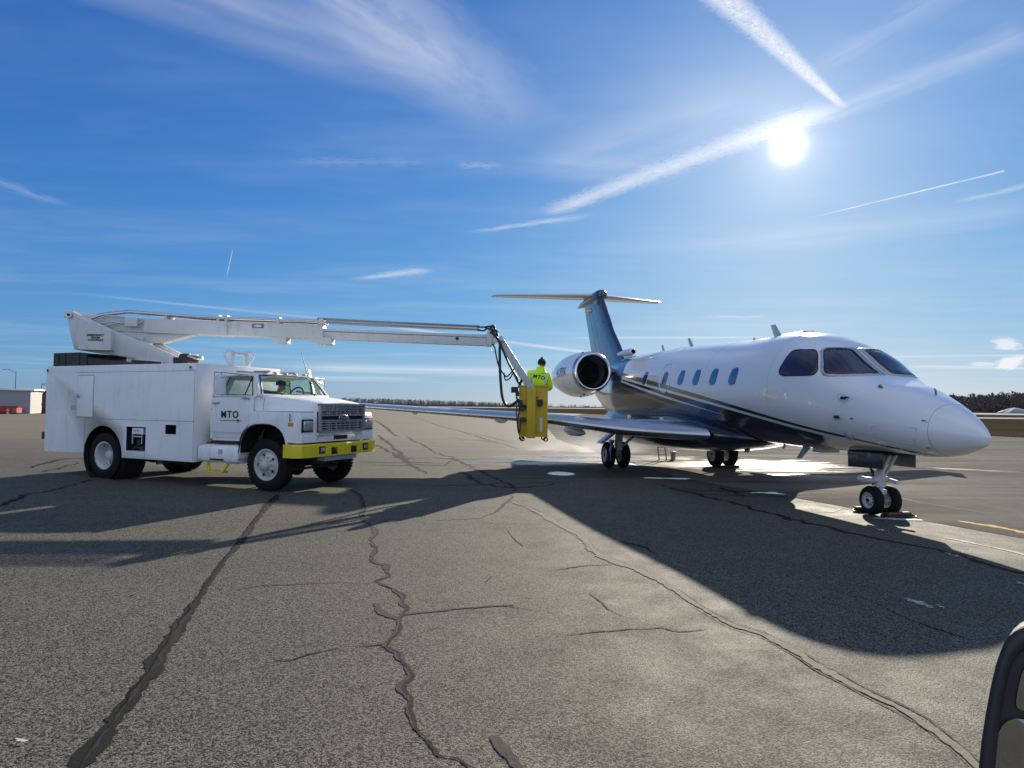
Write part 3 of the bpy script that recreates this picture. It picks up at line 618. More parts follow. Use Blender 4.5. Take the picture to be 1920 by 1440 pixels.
# wheels: every tyre its own part, the rim a sub-part
def tyre_mb(c, y0, y1, r_=.52, rin=.295):
    w_ = y1-y0; p = [(0.03, rin), (.012, rin+.03), (.0, r_-.14), (.012, r_-.06), (.035, r_-.018), (.06, r_-.004), (w_-.06, r_-.004), (w_-.035, r_-.018), (w_-.012, r_-.06), (w_, r_-.14), (w_-.012, rin+.03), (w_-.03, rin), (.03, rin)]
    mb = MB().lathe(p, (c[0], y0, c[1]), (0, 1, 0), 56)
    for k in range(44):                                  # tread lugs
        a = 2*math.pi*k/44; 
        for s_, yy in ((1, y0+.03), (-1, (y0+y1)/2+.005)):
            ca, sa = math.cos(a+.04*s_), math.sin(a+.04*s_)
            mb.bar((c[0]+(r_-.014)*ca, yy, c[1]+(r_-.014)*sa), (c[0]+(r_-.014)*ca, yy+w_/2-.035, c[1]+(r_-.014)*sa), .042, .026, up=(ca, 0, sa))
    return mb
def wheel(x, y0, y1, out, kind):
    """out = -1: outer face at y0, +1: outer face at y1"""
    o = tyre_mb((x, .52), y0, y1).build('wheel', RUBBER, TRUCK)
    yo = y0 if out < 0 else y1; d = -out
    mb = MB()
    if kind == 'front':
        mb.lathe([(.03, .300), (.012, .318), (.03, .285), (.07, .272), (.09, .255), (.045, .22), (.02, .17), (.005, .12)], (x, yo, .52), (0, d, 0), 40)
        mb.lathe([(.005, .12), (-.05, .10), (-.075, .085), (-.08, .0)], (x, yo, .52), (0, d, 0), 24)
    elif kind == 'dual':
        mb.lathe([(.03, .300), (.012, .318), (.03, .285), (.09, .262), (.19, .25), (.23, .235), (.23, .13), (.17, .12), (.11, .10), (.11, 0)], (x, yo, .52), (0, d, 0), 40)
    else:
        mb.lathe([(.03, .300), (.02, .315), (.05, .285), (.09, .25), (.10, .1), (.10, 0)], (x, yo, .52), (0, d, 0), 32)
    rim = mb.build('rim', RIMW, o)
    if kind in ('front', 'dual'):
        mb = MB(); base = .02 if kind == 'front' else .23
        for k in range(10):
            a = 2*math.pi*k/10
            mb.lathe([(base+.01, .017), (base-.035, .016), (base-.04, .01)], (x+.155*math.cos(a), yo, .52+.155*math.sin(a)), (0, d, 0), 8, caps=True)
        mb.build('wheel_nut', STEEL, o)
        mb = MB()
        for k in range(5):
            a = 2*math.pi*(k+.5)/5
            mb.lathe([(.022 if kind == 'front' else .224, .001), (.020 if kind == 'front' else .222, .030)], (x+(.205 if kind == 'front' else .19)*math.cos(a), yo, .52+(.205 if kind == 'front' else .19)*math.sin(a)), (0, d, 0), 12, caps=True)
        mb.build('rim_hole', DARK, o)
    return o
wheel(-.19, .03, .29, -1, 'dual'); wheel(-.19, .35, .61, 1, 'in'); wheel(-.19, 1.79, 2.05, -1, 'in'); wheel(-.19, 2.11, 2.37, 1, 'dual')
wheel(4.5, .14, .42, -1, 'front'); wheel(4.5, 1.98, 2.26, 1, 'front')
# --- cab
RS = .17       # cab side plane
mb = MB()
mb.box(2.95, 3.86, RS+.05, YW-RS-.05, .96, 1.04)                                       # floor
mb.prism([(2.92, 1.0), (2.99, 1.0), (3.0, 1.75), (3.27, 2.31), (3.20, 2.33), (2.93, 1.76)], 'y', RS+.02, RS+.34)   # rear wall, window strip open
mb.prism([(2.92, 1.0), (2.99, 1.0), (3.0, 1.75), (3.27, 2.31), (3.20, 2.33), (2.93, 1.76)], 'y', YW-RS-.34, YW-RS-.02)
mb.prism([(2.92, 1.0), (2.99, 1.0), (2.995, 1.70), (3.05, 1.87), (2.98, 1.87), (2.92, 1.72)], 'y', RS+.34, YW-RS-.34)
mb.prism([(3.16, 2.22), (3.21, 2.22), (3.27, 2.31), (3.20, 2.33)], 'y', RS+.34, YW-RS-.34)
mb.box(4.12, 4.24, RS+.03, YW-RS-.03, 1.38, 1.86); mb.box(3.78, 3.86, RS+.05, YW-RS-.05, 1.04, 1.42); mb.box(3.86, 4.12, RS+.05, YW-RS-.05, 1.38, 1.42); 
mb.prism([(4.05, 1.84), (4.35, 1.84), (4.33, 1.915), (4.24, 1.935), (4.05, 1.90)], 'y', RS+.05, YW-RS-.05)   # cowl
cab = mb.build('cab', TRUCKW, TRUCK, bevel=.01)
# roof
rings = []
for x, zc, hw in ((3.19, 2.30, .78), (3.22, 2.345, .84), (3.5, 2.385, .86), (3.8, 2.385, .86), (3.98, 2.355, .85), (4.03, 2.325, .82)):
    rg_ = []
    for k in range(13):
        u = -1+2*k/12; rg_.append((x, 1.2+hw*u, zc-.075*abs(u)**3.2))
    for k in range(13):
        u = 1-2*k/12; rg_.append((x, 1.2+(hw-.02)*u, zc-.075*abs(u)**3.2-.035))
    rings.append(rg_)
MB().loft(rings).build('roof', TRUCKW, TRUCK)
mb = MB()
for sy in (-1, 1):
    yb, yt = 1.2+sy*(1.2-RS-.01), 1.2+sy*.835
    mb.bar((4.27, yb, 1.88), (3.985, yt, 2.325), .07, .055, up=(1, 0, 0)); 
mb.build('windscreen_pillar', TRUCKW, TRUCK, bevel=.012)
mb = MB(); mb._add([(4.285, RS+.06, 1.915), (4.285, YW-RS-.06, 1.915), (4.025, 2.0, 2.312), (4.025, .4, 2.312)], [(0, 1, 2, 3)]); ws = mb.build('windscreen', CABWIN, TRUCK)
mb = MB(); p_ = [(4.29, RS+.06, 1.917), (4.31, 1.2, 1.93), (4.29, YW-RS-.06, 1.917)]; mb.tube(p_, .014, 6); mb.tube([(4.025, .40, 2.312), (4.04, 1.2, 2.335), (4.025, 2.0, 2.312)], .014, 6); mb.tube([(4.285, RS+.065, 1.92), (4.025, .405, 2.31)], .014, 6); mb.tube([(4.285, YW-RS-.065, 1.92), (4.025, 1.995, 2.31)], .014, 6)
mb.build('windscreen_gasket', BLACK, ws)
mb = MB()
for y0_ in (.75, 1.75): mb.tube([(4.33, y0_, 1.93), (4.29, y0_+.05, 1.955), (4.27, y0_-.22, 1.97), (4.24, y0_-.45, 1.995)], .011, 6); mb.bar((4.28, y0_-.02, 1.965), (4.235, y0_-.5, 2.0), .016, .03)
mb.build('wiper', BLACK, TRUCK)
MB()._add([(3.235, RS+.34, 2.24), (3.235, YW-RS-.34, 2.24), (3.03, YW-RS-.34, 1.86), (3.03, RS+.34, 1.86)], [(0, 1, 2, 3)]).build('rear_window', CABWIN, TRUCK)
# doors, window frames and glass (right-hand one built, left one mirrored)
def door(sy):
    def Y(d): return 1.2-sy*(1.2-RS)+sy*d        # d metres inward from the side
    def Yz(z, d=0.): return Y(d+max(0, z-1.86)*.38)
    mb = MB()
    prof = [(1.03, .02), (1.12, .0), (1.14, -.02), (1.40, -.035), (1.7, -.03), (1.86, .0)]
    rings = []
    for z, d in prof:
        x0 = 2.955 if z < 1.75 else 2.975
        if z < 1.2: x0 = 2.985
        x1 = 4.12 if z > 1.34 else 4.12-(1.34-z)*.95
        rings.append([(x0, Y(d), z), (x1, Y(d), z), (x1, Y(d+.05), z), (x0, Y(d+.05), z)])
    mb.loft(rings, smooth=False); o = mb.build('door', TRUCKW, TRUCK, bevel=.006)
    mb = MB(); w_ = .045
    fr = [(2.96, 1.87), (3.20, 2.315), (3.93, 2.318), (4.16, 1.87)]
    for a, b in zip(fr, fr[1:]): mb.bar((a[0], Yz(a[1], .02), a[1]), (b[0], Yz(b[1], .02), b[1]), .05 if a[0] > 2.97 else .10, .055)
    mb.bar((2.98, Yz(1.87, .02), 1.87), (4.18, Yz(1.87, .02), 1.87), .05, .045)
    mb.prism([(2.965, 1.86), (3.21, 1.86), (3.27, 2.30), (3.19, 2.31)], 'y', *sorted((Yz(2.05, .0), Yz(2.05, .04))))
    mb.build('window_frame', TRUCKW, o, bevel=.008)
    mb = MB(); mb._add([(x, Yz(z, .03), z) for x, z in ((3.22, 1.885), (4.07, 1.885), (3.89, 2.295), (3.27, 2.295))], [(0, 1, 2, 3)]); mb.build('window', CABWIN, o)
    mb = MB(); g_ = [(3.225, 1.89), (4.065, 1.89), (3.89, 2.29), (3.275, 2.29)]
    for a, b in zip(g_, g_[1:]+g_[:1]): mb.bar((a[0], Yz(a[1], .018), a[1]), (b[0], Yz(b[1], .018), b[1]), .022, .012)
    mb.bar((3.84, Yz(1.89, .02), 1.89), (3.90, Yz(2.29, .02), 2.29), .04, .012); mb.build('window_gasket', BLACK, o)
    mb = MB(); mb.bar((3.05, Y(-.055), 1.735), (3.22, Y(-.055), 1.75), .03, .035); mb.build('handle', STEEL, o, bevel=.008)
    mb = MB(); mb.lathe([(-.002, .014), (.008, .014)], (3.0, Y(-.03), 1.60), (0, sy, 0), 10, caps=True); mb.build('lock', BLACK, o)
    if sy > 0:
        Mx = frame_M((3.52, RS-.0425, 1.498), (1, 0, 0), (0, .02, 1))
        t_ = text_mb('MTO', .20, Mx, bold=.003, depth=.006, spacing=1.22)
        t_.prism([(3.265, 1.372), (3.80, 1.378), (3.86, 1.383), (3.80, 1.388), (3.265, 1.382)], 'y', RS-.043, RS-.037)
        t_.prism([(3.71, 1.41), (3.735, 1.41), (3.79, 1.38), (3.755, 1.35), (3.735, 1.35), (3.745, 1.379)], 'y', RS-.045, RS-.039)
        t_.build('lettering', INK, o)
    else:
        Mx = frame_M((3.52, YW-RS+.0425, 1.498), (-1, 0, 0), (0, -.02, 1)); text_mb('MTO', .20, Mx, bold=.008, depth=.006, spacing=1.12).build('lettering', INK, o)
    return o
door(1); door(-1)
mb = MB(); mb.prism([(3.0, 1.06), (3.85, 1.06), (3.82, .98), (3.0, .98)], 'y', .235, .29); mb.prism([(3.0, 1.06), (3.85, 1.06), (3.82, .98), (3.0, .98)], 'y', 2.11, 2.165); mb.build('sill', TRUCKW, TRUCK, bevel=.008)
mb = MB(); mb.box(3.1, 3.65, .35, 2.05, 1.04, 1.45); mb.box(3.06, 3.24, .35, 2.05, 1.4, 1.92); mb.build('bench_seat', mat('seat_cloth', (.10, .11, .12), .9), TRUCK, bevel=.04)
mb = MB(); mb.prism([(3.95, 1.45), (4.2, 1.45), (4.2, 1.88), (4.05, 1.90), (3.95, 1.82)], 'y', .3, 2.1); mb.box(4.0, 4.2, .45, .98, 1.885, 1.985); mb.build('dashboard', BLACK, TRUCK, bevel=.02)
mb = MB(); cx, cy, cz = 3.80, 1.72, 1.90
pts = []
for k in range(25):
    a = 2*math.pi*k/24; pts.append((cx+.075*math.sin(a), cy+.22*math.cos(a), cz+.20*math.sin(a)))
mb.tube(pts, .017, 8, caps=False); mb.bar((cx, cy-.2, cz), (cx, cy+.2, cz), .03, .02); mb.tube([(cx, cy, cz), (cx+.25, cy, cz-.25)], .025); mb.build('steering_wheel', BLACK, TRUCK)
# --- front end: fenders with arches, hood, panel, grille
def fender(sy):
    def Y(d): return d if sy > 0 else YW-d
    poly = [(3.80, .60), (3.86, .60)]
    for k in range(15):
        a = math.pi*(1-k/14); cx_, cz_, rx, rz = 4.48, .74, .60, .59
        e = 2/2.7; ca, sa = math.cos(a), math.sin(a)
        poly.append((cx_+rx*math.copysign(abs(ca)**e, ca), cz_+rz*abs(sa)**e))
    poly += [(5.12, .98), (5.40, .97), (5.42, 1.50), (5.38, 1.565), (4.13, 1.575), (4.13, 1.36), (4.04, 1.28), (3.94, 1.12)]
    mb = MB(); mb.prism(poly, 'y', Y(.055), Y(.53)); o = mb.build('fender', TRUCKW, TRUCK, bevel=.022, seg=3)
    mb = MB(); pl = [(3.86, .62)]
    for k in range(15):
        a = math.pi*(1-k/14); e = 2/2.7; ca, sa = math.cos(a), math.sin(a)
        pl.append((4.48+.585*math.copysign(abs(ca)**e, ca), .74+.575*abs(sa)**e))
    rings = [[(x, Y(yy), z) for x, z in pl[1:]] for yy in (.075, .62)]
    mb.loft(rings, caps=False, closed=False); mb.prism([(3.87, .56)]+[(x, z) for x, z in pl[1:]]+[(5.09, .56)], 'y', Y(.62), Y(.63)); mb.build('arch_liner', DARK, o)
    x0, x1 = 4.85, 4.97
    mb = MB(); mb.box(5.13, 5.26, Y(.045), Y(.06), 1.30, 1.37); mb.build('side_marker', AMBER, o, bevel=.008)
    mb = MB(); mb.tube([(5.17, Y(.05), 1.40), (5.2, Y(.02), 1.42), (5.2, Y(.03), 1.5), (5.16, Y(.05), 1.53)], .008, 6); mb.build('hood_latch', BLACK, o)
    return o
fender(1); fender(-1)
rings = []
for x, yh, z0_, z1_ in ((4.10, 1.0, 1.582, 1.90), (4.35, .985, 1.582, 1.90), (4.8, .90, 1.582, 1.865), (5.2, .80, 1.582, 1.815), (5.42, .745, 1.582, 1.775), (5.50, .73, 1.582, 1.745)):
    r_ = [(x, 1.2-yh, z0_), (x, 1.2-yh-.002, z1_-.13), (x, 1.2-yh+.025, z1_-.06), (x, 1.2-yh+.09, z1_-.022), (x, 1.2-yh*.6, z1_+.004), (x, 1.2, z1_+.02)]
    r_ += [(p[0], 2.4-p[1], p[2]) for p in r_[-2::-1]]
    rings.append(r_)
hood = MB().loft(rings).build('hood', TRUCKW, TRUCK)
hood.data.set_sharp_from_angle(angle=R(38))
mb = MB(); mb.bar((4.14, .19, 1.578), (5.42, .45, 1.578), .014, .01); mb.bar((4.33, .208, 1.59), (4.36, .215, 1.84), .006, .006); mb.build('panel_seam', SEAM, hood)
# front fascia round headlights and grille
mb = MB(); mb.box(5.36, 5.44, .07, .50, 1.13, 1.49); mb.box(5.36, 5.44, 1.90, 2.33, 1.13, 1.49); mb.box(5.34, 5.46, .07, 2.33, .98, 1.14); mb.box(5.36, 5.50, .47, 1.93, 1.12, 1.17); mb.box(5.2, 5.42, .45, 1.95, 1.15, 1.7)
mb.box(5.4, 5.475, .445, .475, 1.14, 1.60); mb.box(5.4, 5.475, 1.925, 1.955, 1.14, 1.60)
fas = mb.build('front_panel', TRUCKW, TRUCK, bevel=.012)
MB().box(5.46, 5.472, 1.0, 1.42, 1.02, 1.10).build('plate_recess', BLACK, fas)
mb = MB(); 
for y0_ in (.48, 1.72): mb.bar((5.468, y0_, 1.01), (5.468, y0_+.02, 1.10), .012); mb.bar((5.468, y0_+.02, 1.10), (5.468, y0_+.2, 1.10), .012)
mb.build('tow_slot', GREYP, fas)
for ya, yb in ((.10, .36), (2.04, 2.30)):
    mb = MB(); mb.box(5.438, 5.455, ya-.03, yb+.03, 1.185, 1.435); h_ = mb.build('headlight', BLACK, TRUCK, bevel=.01)
    mb = MB(); mb.box(5.44, 5.478, ya+.015, yb-.0, 1.215, 1.405); mb.build('lamp_lens', LENS, h_, bevel=.02)
mb = MB(); mb.box(5.47, 5.50, .49, 1.91, 1.17, 1.735); gr = mb.build('grille', DARK, TRUCK)
mb = MB(); G0, G1, GZ0, GZ1 = .485, 1.915, 1.165, 1.745
mb.box(5.49, 5.545, G0, G1, GZ1-.04, GZ1); mb.box(5.49, 5.545, G0, G1, GZ0, GZ0+.035); mb.box(5.49, 5.545, G0, G0+.04, GZ0, GZ1); mb.box(5.49, 5.545, G1-.04, G1, GZ0, GZ1)
for z in (1.51, 1.405): mb.box(5.495, 5.548, G0+.04, G1-.04, z-.014, z+.014)
for z in (1.555, 1.605, 1.655, 1.37, 1.32, 1.27, 1.22): mb.box(5.50, 5.54, G0+.04, G1-.04, z-.009, z+.009)
for y in np.linspace(G0+.07, G1-.07, 10):
    mb.box(5.502, 5.536, y-.004, y+.004, 1.525, GZ1-.04); mb.box(5.502, 5.536, y-.004, y+.004, GZ0+.035, 1.39)
for y in (G0+.27, .985, 1.415, G1-.27): mb.box(5.503, 5.543, y-.010, y+.010, 1.525, GZ1-.04); mb.box(5.503, 5.543, y-.010, y+.010, GZ0+.035, 1.39)
mb.build('grille_bar', GRILLE, gr)
mb = MB(); rg_ = [[(5.53+dx_, 1.2+k_*.15*math.cos(2*math.pi*j/32), 1.458+k_*.062*math.sin(2*math.pi*j/32)) for j in range(32)] for dx_, k_ in ((0, 1), (.022, .97), (.022, .9))]
mb.loft(rg_, caps=False); em = mb.build('emblem', STEEL, gr)
mb = MB(); mb._add([(5.55, 1.2+.137*math.cos(2*math.pi*j/32), 1.458+.057*math.sin(2*math.pi*j/32)) for j in range(32)], [tuple(range(32))]); mb.build('emblem_field', mat('emblem_blue', (.03, .05, .11), .25), em)
text_mb('Ford', .105, frame_M((5.553, 1.2, 1.455), (0, 1, 0), (0, 0, 1)), bold=.001, depth=.003, shear=.3).build('lettering', GRILLE, em)
# bumper
pl = [(5.12, -.06), (5.36, -.06), (5.50, .04), (5.535, .3), (5.545, 1.2), (5.535, 2.1), (5.50, 2.36), (5.36, 2.46), (5.12, 2.46), (5.12, 2.41), (5.34, 2.41), (5.46, 2.3), (5.485, 1.2), (5.46, .1), (5.34, -.01), (5.12, -.01)]
mb = MB(); zb = lambda x: .69 if x > 5.3 else .73
n_ = len(pl); rings = [[(x, y, z) for x, y in pl] for z in (.70, .93)]
top_ = [[(x-(.03 if x > 5.3 else 0), y, .955) for x, y in pl]]
mb.loft(rings+top_, smooth=False); bp_ = mb.build('bumper', YEL, TRUCK, bevel=.008)
for y0_, z0_, wd in ((.56, .83, .15), (.93, .80, .16), (1.55, .80, .16), (1.95, .83, .15)):
    mb = MB(); mb.box(5.535, 5.551, y0_-wd/2-.012, y0_+wd/2+.012, z0_-.07, z0_+.07); fl = mb.build('fog_lamp' if wd < .155 else 'bumper_slot', DARK, bp_, bevel=.012)
    if wd < .155: MB().box(5.545, 5.557, y0_-wd/2+.02, y0_+wd/2-.02, z0_-.04, z0_+.04).build('lamp_lens', LENS, fl, bevel=.012)
mb = MB(); mb.box(5.3, 5.5, .7, 1.7, .60, .69); mb.build('bumper_bracket', GREYP, TRUCK)
# fuel tank and step
mb = MB(); rg_ = []
for x in (2.72, 2.74, 3.80, 3.82):
    k_ = .96 if x in (2.72, 3.82) else 1.
    r_ = []
    for j in range(28):
        a = 2*math.pi*j/28; e = .45; r_.append((x, .36+.30*k_*math.copysign(abs(math.cos(a))**e, math.cos(a)), .69+.185*k_*math.copysign(abs(math.sin(a))**e, math.sin(a))))
    rg_.append(r_)
tk = mb.loft(rg_).build('fuel_tank', TRUCKW, TRUCK); tk.data.set_sharp_from_angle(angle=R(40))
mb = MB()
for x in (2.90, 3.02, 3.52, 3.66): mb.loft([[(x+dx_, .36+.31*math.copysign(abs(math.cos(2*math.pi*j/28))**.45, math.cos(2*math.pi*j/28)), .69+.193*math.copysign(abs(math.sin(2*math.pi*j/28))**.45, math.sin(2*math.pi*j/28))) for j in range(28)] for dx_ in (0, .045)])
mb.build('tank_strap', TRUCKW, tk)
MB().box(3.08, 3.46, .044, .06, .565, .60).build('step_slot', DARK, tk, bevel=.006); MB().box(3.32, 3.42, .044, .056, .70, .79).build('warning_label', mat('faded_label', (.5, .4, .4), .6), tk)
mb = MB(); mb.lathe([(0, .05), (.05, .055), (.06, .0)], (2.80, .3, .87), (-.3, 0, 1), 14); mb.build('filler_cap', REDL, tk)
mb = MB(); mb.box(2.85, 3.95, .3, .9, .86, .97); mb.box(2.70, 2.95, .5, 2.0, .9, 1.3); mb.build('tank_bracket', FRAME, TRUCK)
mb = MB(); mb.bar((2.93, .14, .50), (3.02, .10, .335), .06, .05); mb.bar((3.50, .14, .50), (3.40, .10, .335), .06, .05); mb.box(2.98, 3.44, .02, .20, .31, .345); mb.build('step', YEL, TRUCK, bevel=.006)
# roof antenna base rods, boom rest, mirrors, aerial
mb = MB(); mb.box(3.22, 3.30, .55, 1.85, 2.385, 2.42); mb.box(3.5, 3.9, .75, .82, 2.39, 2.43); mb.box(3.5, 3.9, 1.5, 1.57, 2.39, 2.43); mb.build('roof_rack', GREYP, TRUCK, bevel=.006)
mb = MB()
for y in (.62, .9, 1.2, 1.5, 1.78): mb.lathe([(0, .05), (.03, .045), (.04, 0)], (3.96, y, 2.365), (.2, 0, 1), 10)
mb.build('clearance_lamp', AMBER, TRUCK)
YR = 1.2
def yk(x, y): a = tpx(x/4.235+360, y/4.235+600, YR); return a
mb = MB()
mb.bar((2.60, YR-.22, 2.56), (2.60, YR-.18, 2.84), .06, .09, up=(0, 1, 0)); mb.bar((2.60, YR+.22, 2.56), (2.60, YR+.18, 2.84), .06, .09, up=(0, 1, 0))
mb.tube([(2.60, YR-.30, 2.90), (2.60, YR-.20, 2.87), (2.60, YR, 2.84), (2.60, YR+.20, 2.87), (2.60, YR+.30, 2.90)], .035, 8)
for sy in (-1, 1): mb.tube([(2.60, YR+sy*.28, 2.90), (2.60, YR+sy*.36, 2.88), (2.60, YR+sy*.41, 2.80), (2.60, YR+sy*.37, 2.70), (2.60, YR+sy*.27, 2.58)], .022, 8, smooth_path=5)
mb.build('boom_rest', TRUCKW, TRUCK)
for sy in (1, -1):
    Y = (lambda d: d) if sy > 0 else (lambda d: YW-d)
    mb = MB(); mb.box(3.62, 3.70, Y(-.13), Y(-.35), 1.90, 2.30); o = mb.build('side_mirror', TRUCKW, TRUCK, bevel=.03)
    MB().box(3.612, 3.622, Y(-.15), Y(-.33), 1.92, 2.28).build('mirror_glass', STEEL, o)
    mb = MB(); mb.tube([(3.85, Y(.26), 2.31), (3.72, Y(-.1), 2.335), (3.68, Y(-.38), 2.335), (3.67, Y(-.40), 2.31), (3.67, Y(-.40), 1.88), (3.70, Y(-.36), 1.86), (3.95, Y(.15), 1.86)], .011, 6, smooth_path=3)
    mb.tube([(3.68, Y(-.24), 2.33), (3.67, Y(-.24), 2.29)], .01, 6); mb.tube([(3.70, Y(-.24), 1.86), (3.67, Y(-.24), 1.91)], .01, 6); mb.tube([(3.80, Y(.17), 1.83), (4.05, Y(.14), 1.83)], .014, 6); mb.tube([(3.67, Y(-.39), 2.22), (3.8, Y(.2), 2.31)], .008, 6)
    mb.build('mirror_arm', STEEL, o)
mb = MB(); mb.tube([(3.67, 2.30, 2.20), (3.62, 2.30, 2.37), (3.42, 2.28, 2.93)], [.013, .010, .006], 6); mb.build('aerial', BLACK, TRUCK)

# --- boom (frame: u along the boom, y away from the camera, z up)
CB = T0+TX*(-.1)+TYv*1.2
tipw = EYE+ray(925, 628)*15.7; BXv = tipw-CB; BXv[2] = 0; BXv /= np.linalg.norm(BXv); BYv = np.array([-BXv[1], BXv[0], 0])
MBW = Matrix(((BXv[0], BYv[0], 0, CB[0]), (BXv[1], BYv[1], 0, CB[1]), (0, 0, 1, 0), (0, 0, 0, 1)))
MBT = MT.inverted() @ MBW
def bq(px, y=0.):
    P = onplane(px[0], px[1], CB+BYv*y, BYv)-CB; return float(P @ BXv), float(P[2])
def k1(x, y): return (120+x/9.6, 575+y/9.6)
def k3(x, y): return (700+x/4.235, 560+y/4.235)
def k6(x, y): return (900+x/6, 600+y/6)
YN = -.34
plate = [bq(k1(*p), YN) for p in ((45,115),(165,85),(205,110),(470,225),(900,430),(1560,690),(1925,845),(2250,1010),(2180,1080),(1300,1080),(1290,930),(900,865),(620,840),(180,770),(110,480))]
mb = MB(MBT); mb.prism(plate, 'y', YN, YN+.05); mb.prism(plate, 'y', .29, .34)
low = [p for p in plate if p[1] < 3.2]
mb.prism([plate[12], plate[11], plate[10], (plate[10][0]+.05, plate[10][1]+.18), (plate[11][0], plate[11][1]+.05)], 'y', YN+.05, .29)
mb.box(-.55, .42, YN+.06, .28, 2.64, 2.80)
mb.bar((plate[13][0]+.02, 0, plate[13][1]+.02), (plate[0][0]+.04, 0, plate[0][1]-.1), .5, .04, up=(1, 0, 0))
arm = mb.build('turret_arm', BOOMW, TRUCK, bevel=.006)
pv = bq(k1(105, 150), YN)
mb = MB(MBT); mb.tube([(pv[0], YN-.05, pv[1]), (pv[0], .40, pv[1])], .075, 18); mb.build('pivot_pin', STEEL, arm)
mb = MB(MBT); mb.tube([(pv[0], YN-.058, pv[1]), (pv[0], YN-.045, pv[1])], .035, 14); mb.build('pin_bolt', FRAME, arm)
mb = MB(MBT); mb.tube([(0, 0, BZ1-.01), (0, 0, 2.70)], .46, 32); mb.tube([(0, 0, 2.58), (0, 0, 2.63)], .50, 40); mb.build('turret', BOOMW, TRUCK)
cbx = [bq(k1(*p), YN-.16) for p in ((190,765),(150,610),(300,200),(830,430),(830,790))]
mb = MB(MBT)
b0 = [bq(k1(*p), YN) for p in ((200,770),(140,560),(240,190),(910,455),(900,795))]
b1 = [bq(k1(*p), YN-.17) for p in ((270,770),(220,560),(300,225),(845,440),(835,785))]
mb.loft([[(u, YN-.001, z) for u, z in b0], [(u, YN-.17, z) for u, z in b1]], smooth=False)
cbo = mb.build('control_box', BOOMW, arm, bevel=.008)
for k, s_ in enumerate(('EMERGENCY', 'BOOM', 'CONTROLS')):
    u, z = bq(k1(565, 512+k*44), YN-.176); fm = MBT @ frame_M((u, YN-.176, z), (1, 0, 0), (0, 0, 1))
    text_mb(s_, .064, fm, bold=.0015, depth=.006, spacing=1.1).build('lettering', INK, cbo)
mb = MB(MBT); mb.lathe([(0, .14), (.2, .14), (.2, .11), (.40, .10), (.36, .06), (.42, .06)], (.74, -.25, 2.76), (1, 0, .05), 16, caps=True); mb.box(.60, .76, -.36, .05, 2.62, 2.80); mo = mb.build('slew_motor', FRAME, TRUCK)
mb = MB(MBT); mb.tube([(1.12, -.25, 2.79), (1.24, -.25, 2.80)], .05, 10); mb.tube([(.95, -.38, 2.83), (1.2, -.38, 2.76)], .025, 8); mb.build('hydraulic_fitting', STEEL, mo)
# main boom sections
yb = -.17
ob = [bq(k1(1435, 218), yb), bq((360+1055/4.235, 600+40/4.235), yb), bq((360+1050/4.235, 600+150/4.235), yb), bq(k1(1435, 475), yb)]
slope = (ob[1][1]-ob[0][1])/(ob[1][0]-ob[0][0])
mb = MB(MBT)
r0 = (-2.02, 3.74, 3.90-.02)
def zt(u): return ob[0][1]+slope*(u-ob[0][0])
def zb_(u): return ob[3][1]+(ob[2][1]-ob[3][1])/(ob[2][0]-ob[3][0])*(u-ob[3][0])
mb.prism([(-2.15, 3.74), (-.95, zb_(-.95)+.02), (4.06, zb_(4.06)), (4.06, zt(4.06)), (-1.0, zt(-1.0)+.02), (-2.1, 3.92)], 'y', -.165, .165)
boom = mb.build('boom', BOOMW, TRUCK, bevel=.012)
mb = MB(MBT); u0, z_ = bq(k1(1435, 225), -.22); u1 = bq((360+270/4.235, 660), -.22)[0]
mb.prism([(u0, zb_(u0)+.01), (u1, zb_(u1)-.0), (u1, zt(u1)+.005), (u0, zt(u0)+.0)], 'y', -.225, -.167); mb.prism([(u0, zb_(u0)+.01), (u1, zb_(u1)-.0), (u1, zt(u1)+.005), (u0, zt(u0)+.0)], 'y', .167, .225); mb.build('boom_cover', BOOMW, boom, bevel=.008)
mb = MB(MBT); u0, z0_ = bq(k1(1095, 195), -.3); u1, z1_ = bq(k1(1310, 355), -.3); mb.box(u0, u1, -.31, -.17, z1_, z0_); mb.build('junction_box', BOOMW, boom, bevel=.012)
mb = MB(MBT)
for p in (((600,300),(900,275),(1100,262)), ((740,355),(900,300),(1000,290),(1100,300)), ((520,250),(700,180),(850,165),(1100,190)), ((1310,310),(1370,300),(1420,225)), ((1310,250),(1370,240),(1420,215))):
    mb.tube([(bq(k1(*q), -.26)[0], -.26, bq(k1(*q), -.26)[1]) for q in p], .018, 8, smooth_path=5)
mb.build('hydraulic_hose', GALV, boom)
mb = MB(MBT)
for y, dz_ in ((-.16, 0), (-.06, .01), (.05, 0), (.15, .0)):
    L = [bq(k1(*q), y) for q in ((470,235),(640,165),(850,130),(1080,110),(1250,105))]
    L += [(1.0, zt(1.0)+.09), (2.6, zt(2.6)+.085), (4.1, zt(4.1)+.08)]
    mb.tube([(u, y, z+dz_) for u, z in L], .045, 10, smooth_path=4)
mb.build('conduit_tube', GALV, boom)
mb = MB(MBT)
for u in (.3, 1.55, 1.75, 3.0, 4.0): mb.box(u-.03, u+.03, -.2, .19, zt(u)+.0, zt(u)+.15)
mb.bar((1.72, -.2, zt(1.7)+.05), (1.86, -.2, zt(1.8)-.12), .03); mb.build('tube_clamp', BOOMW, boom, bevel=.006)
w4 = [bq(k1(*p), -.12) for p in ((1030,468),(1435,480),(1930,560),(1700,655),(1560,640))]
mb = MB(MBT); wb = [(-.95, zb_(-.95)+.01), (.95, zb_(.95)+.005), (.12, 3.15), (-.1, 3.14)]
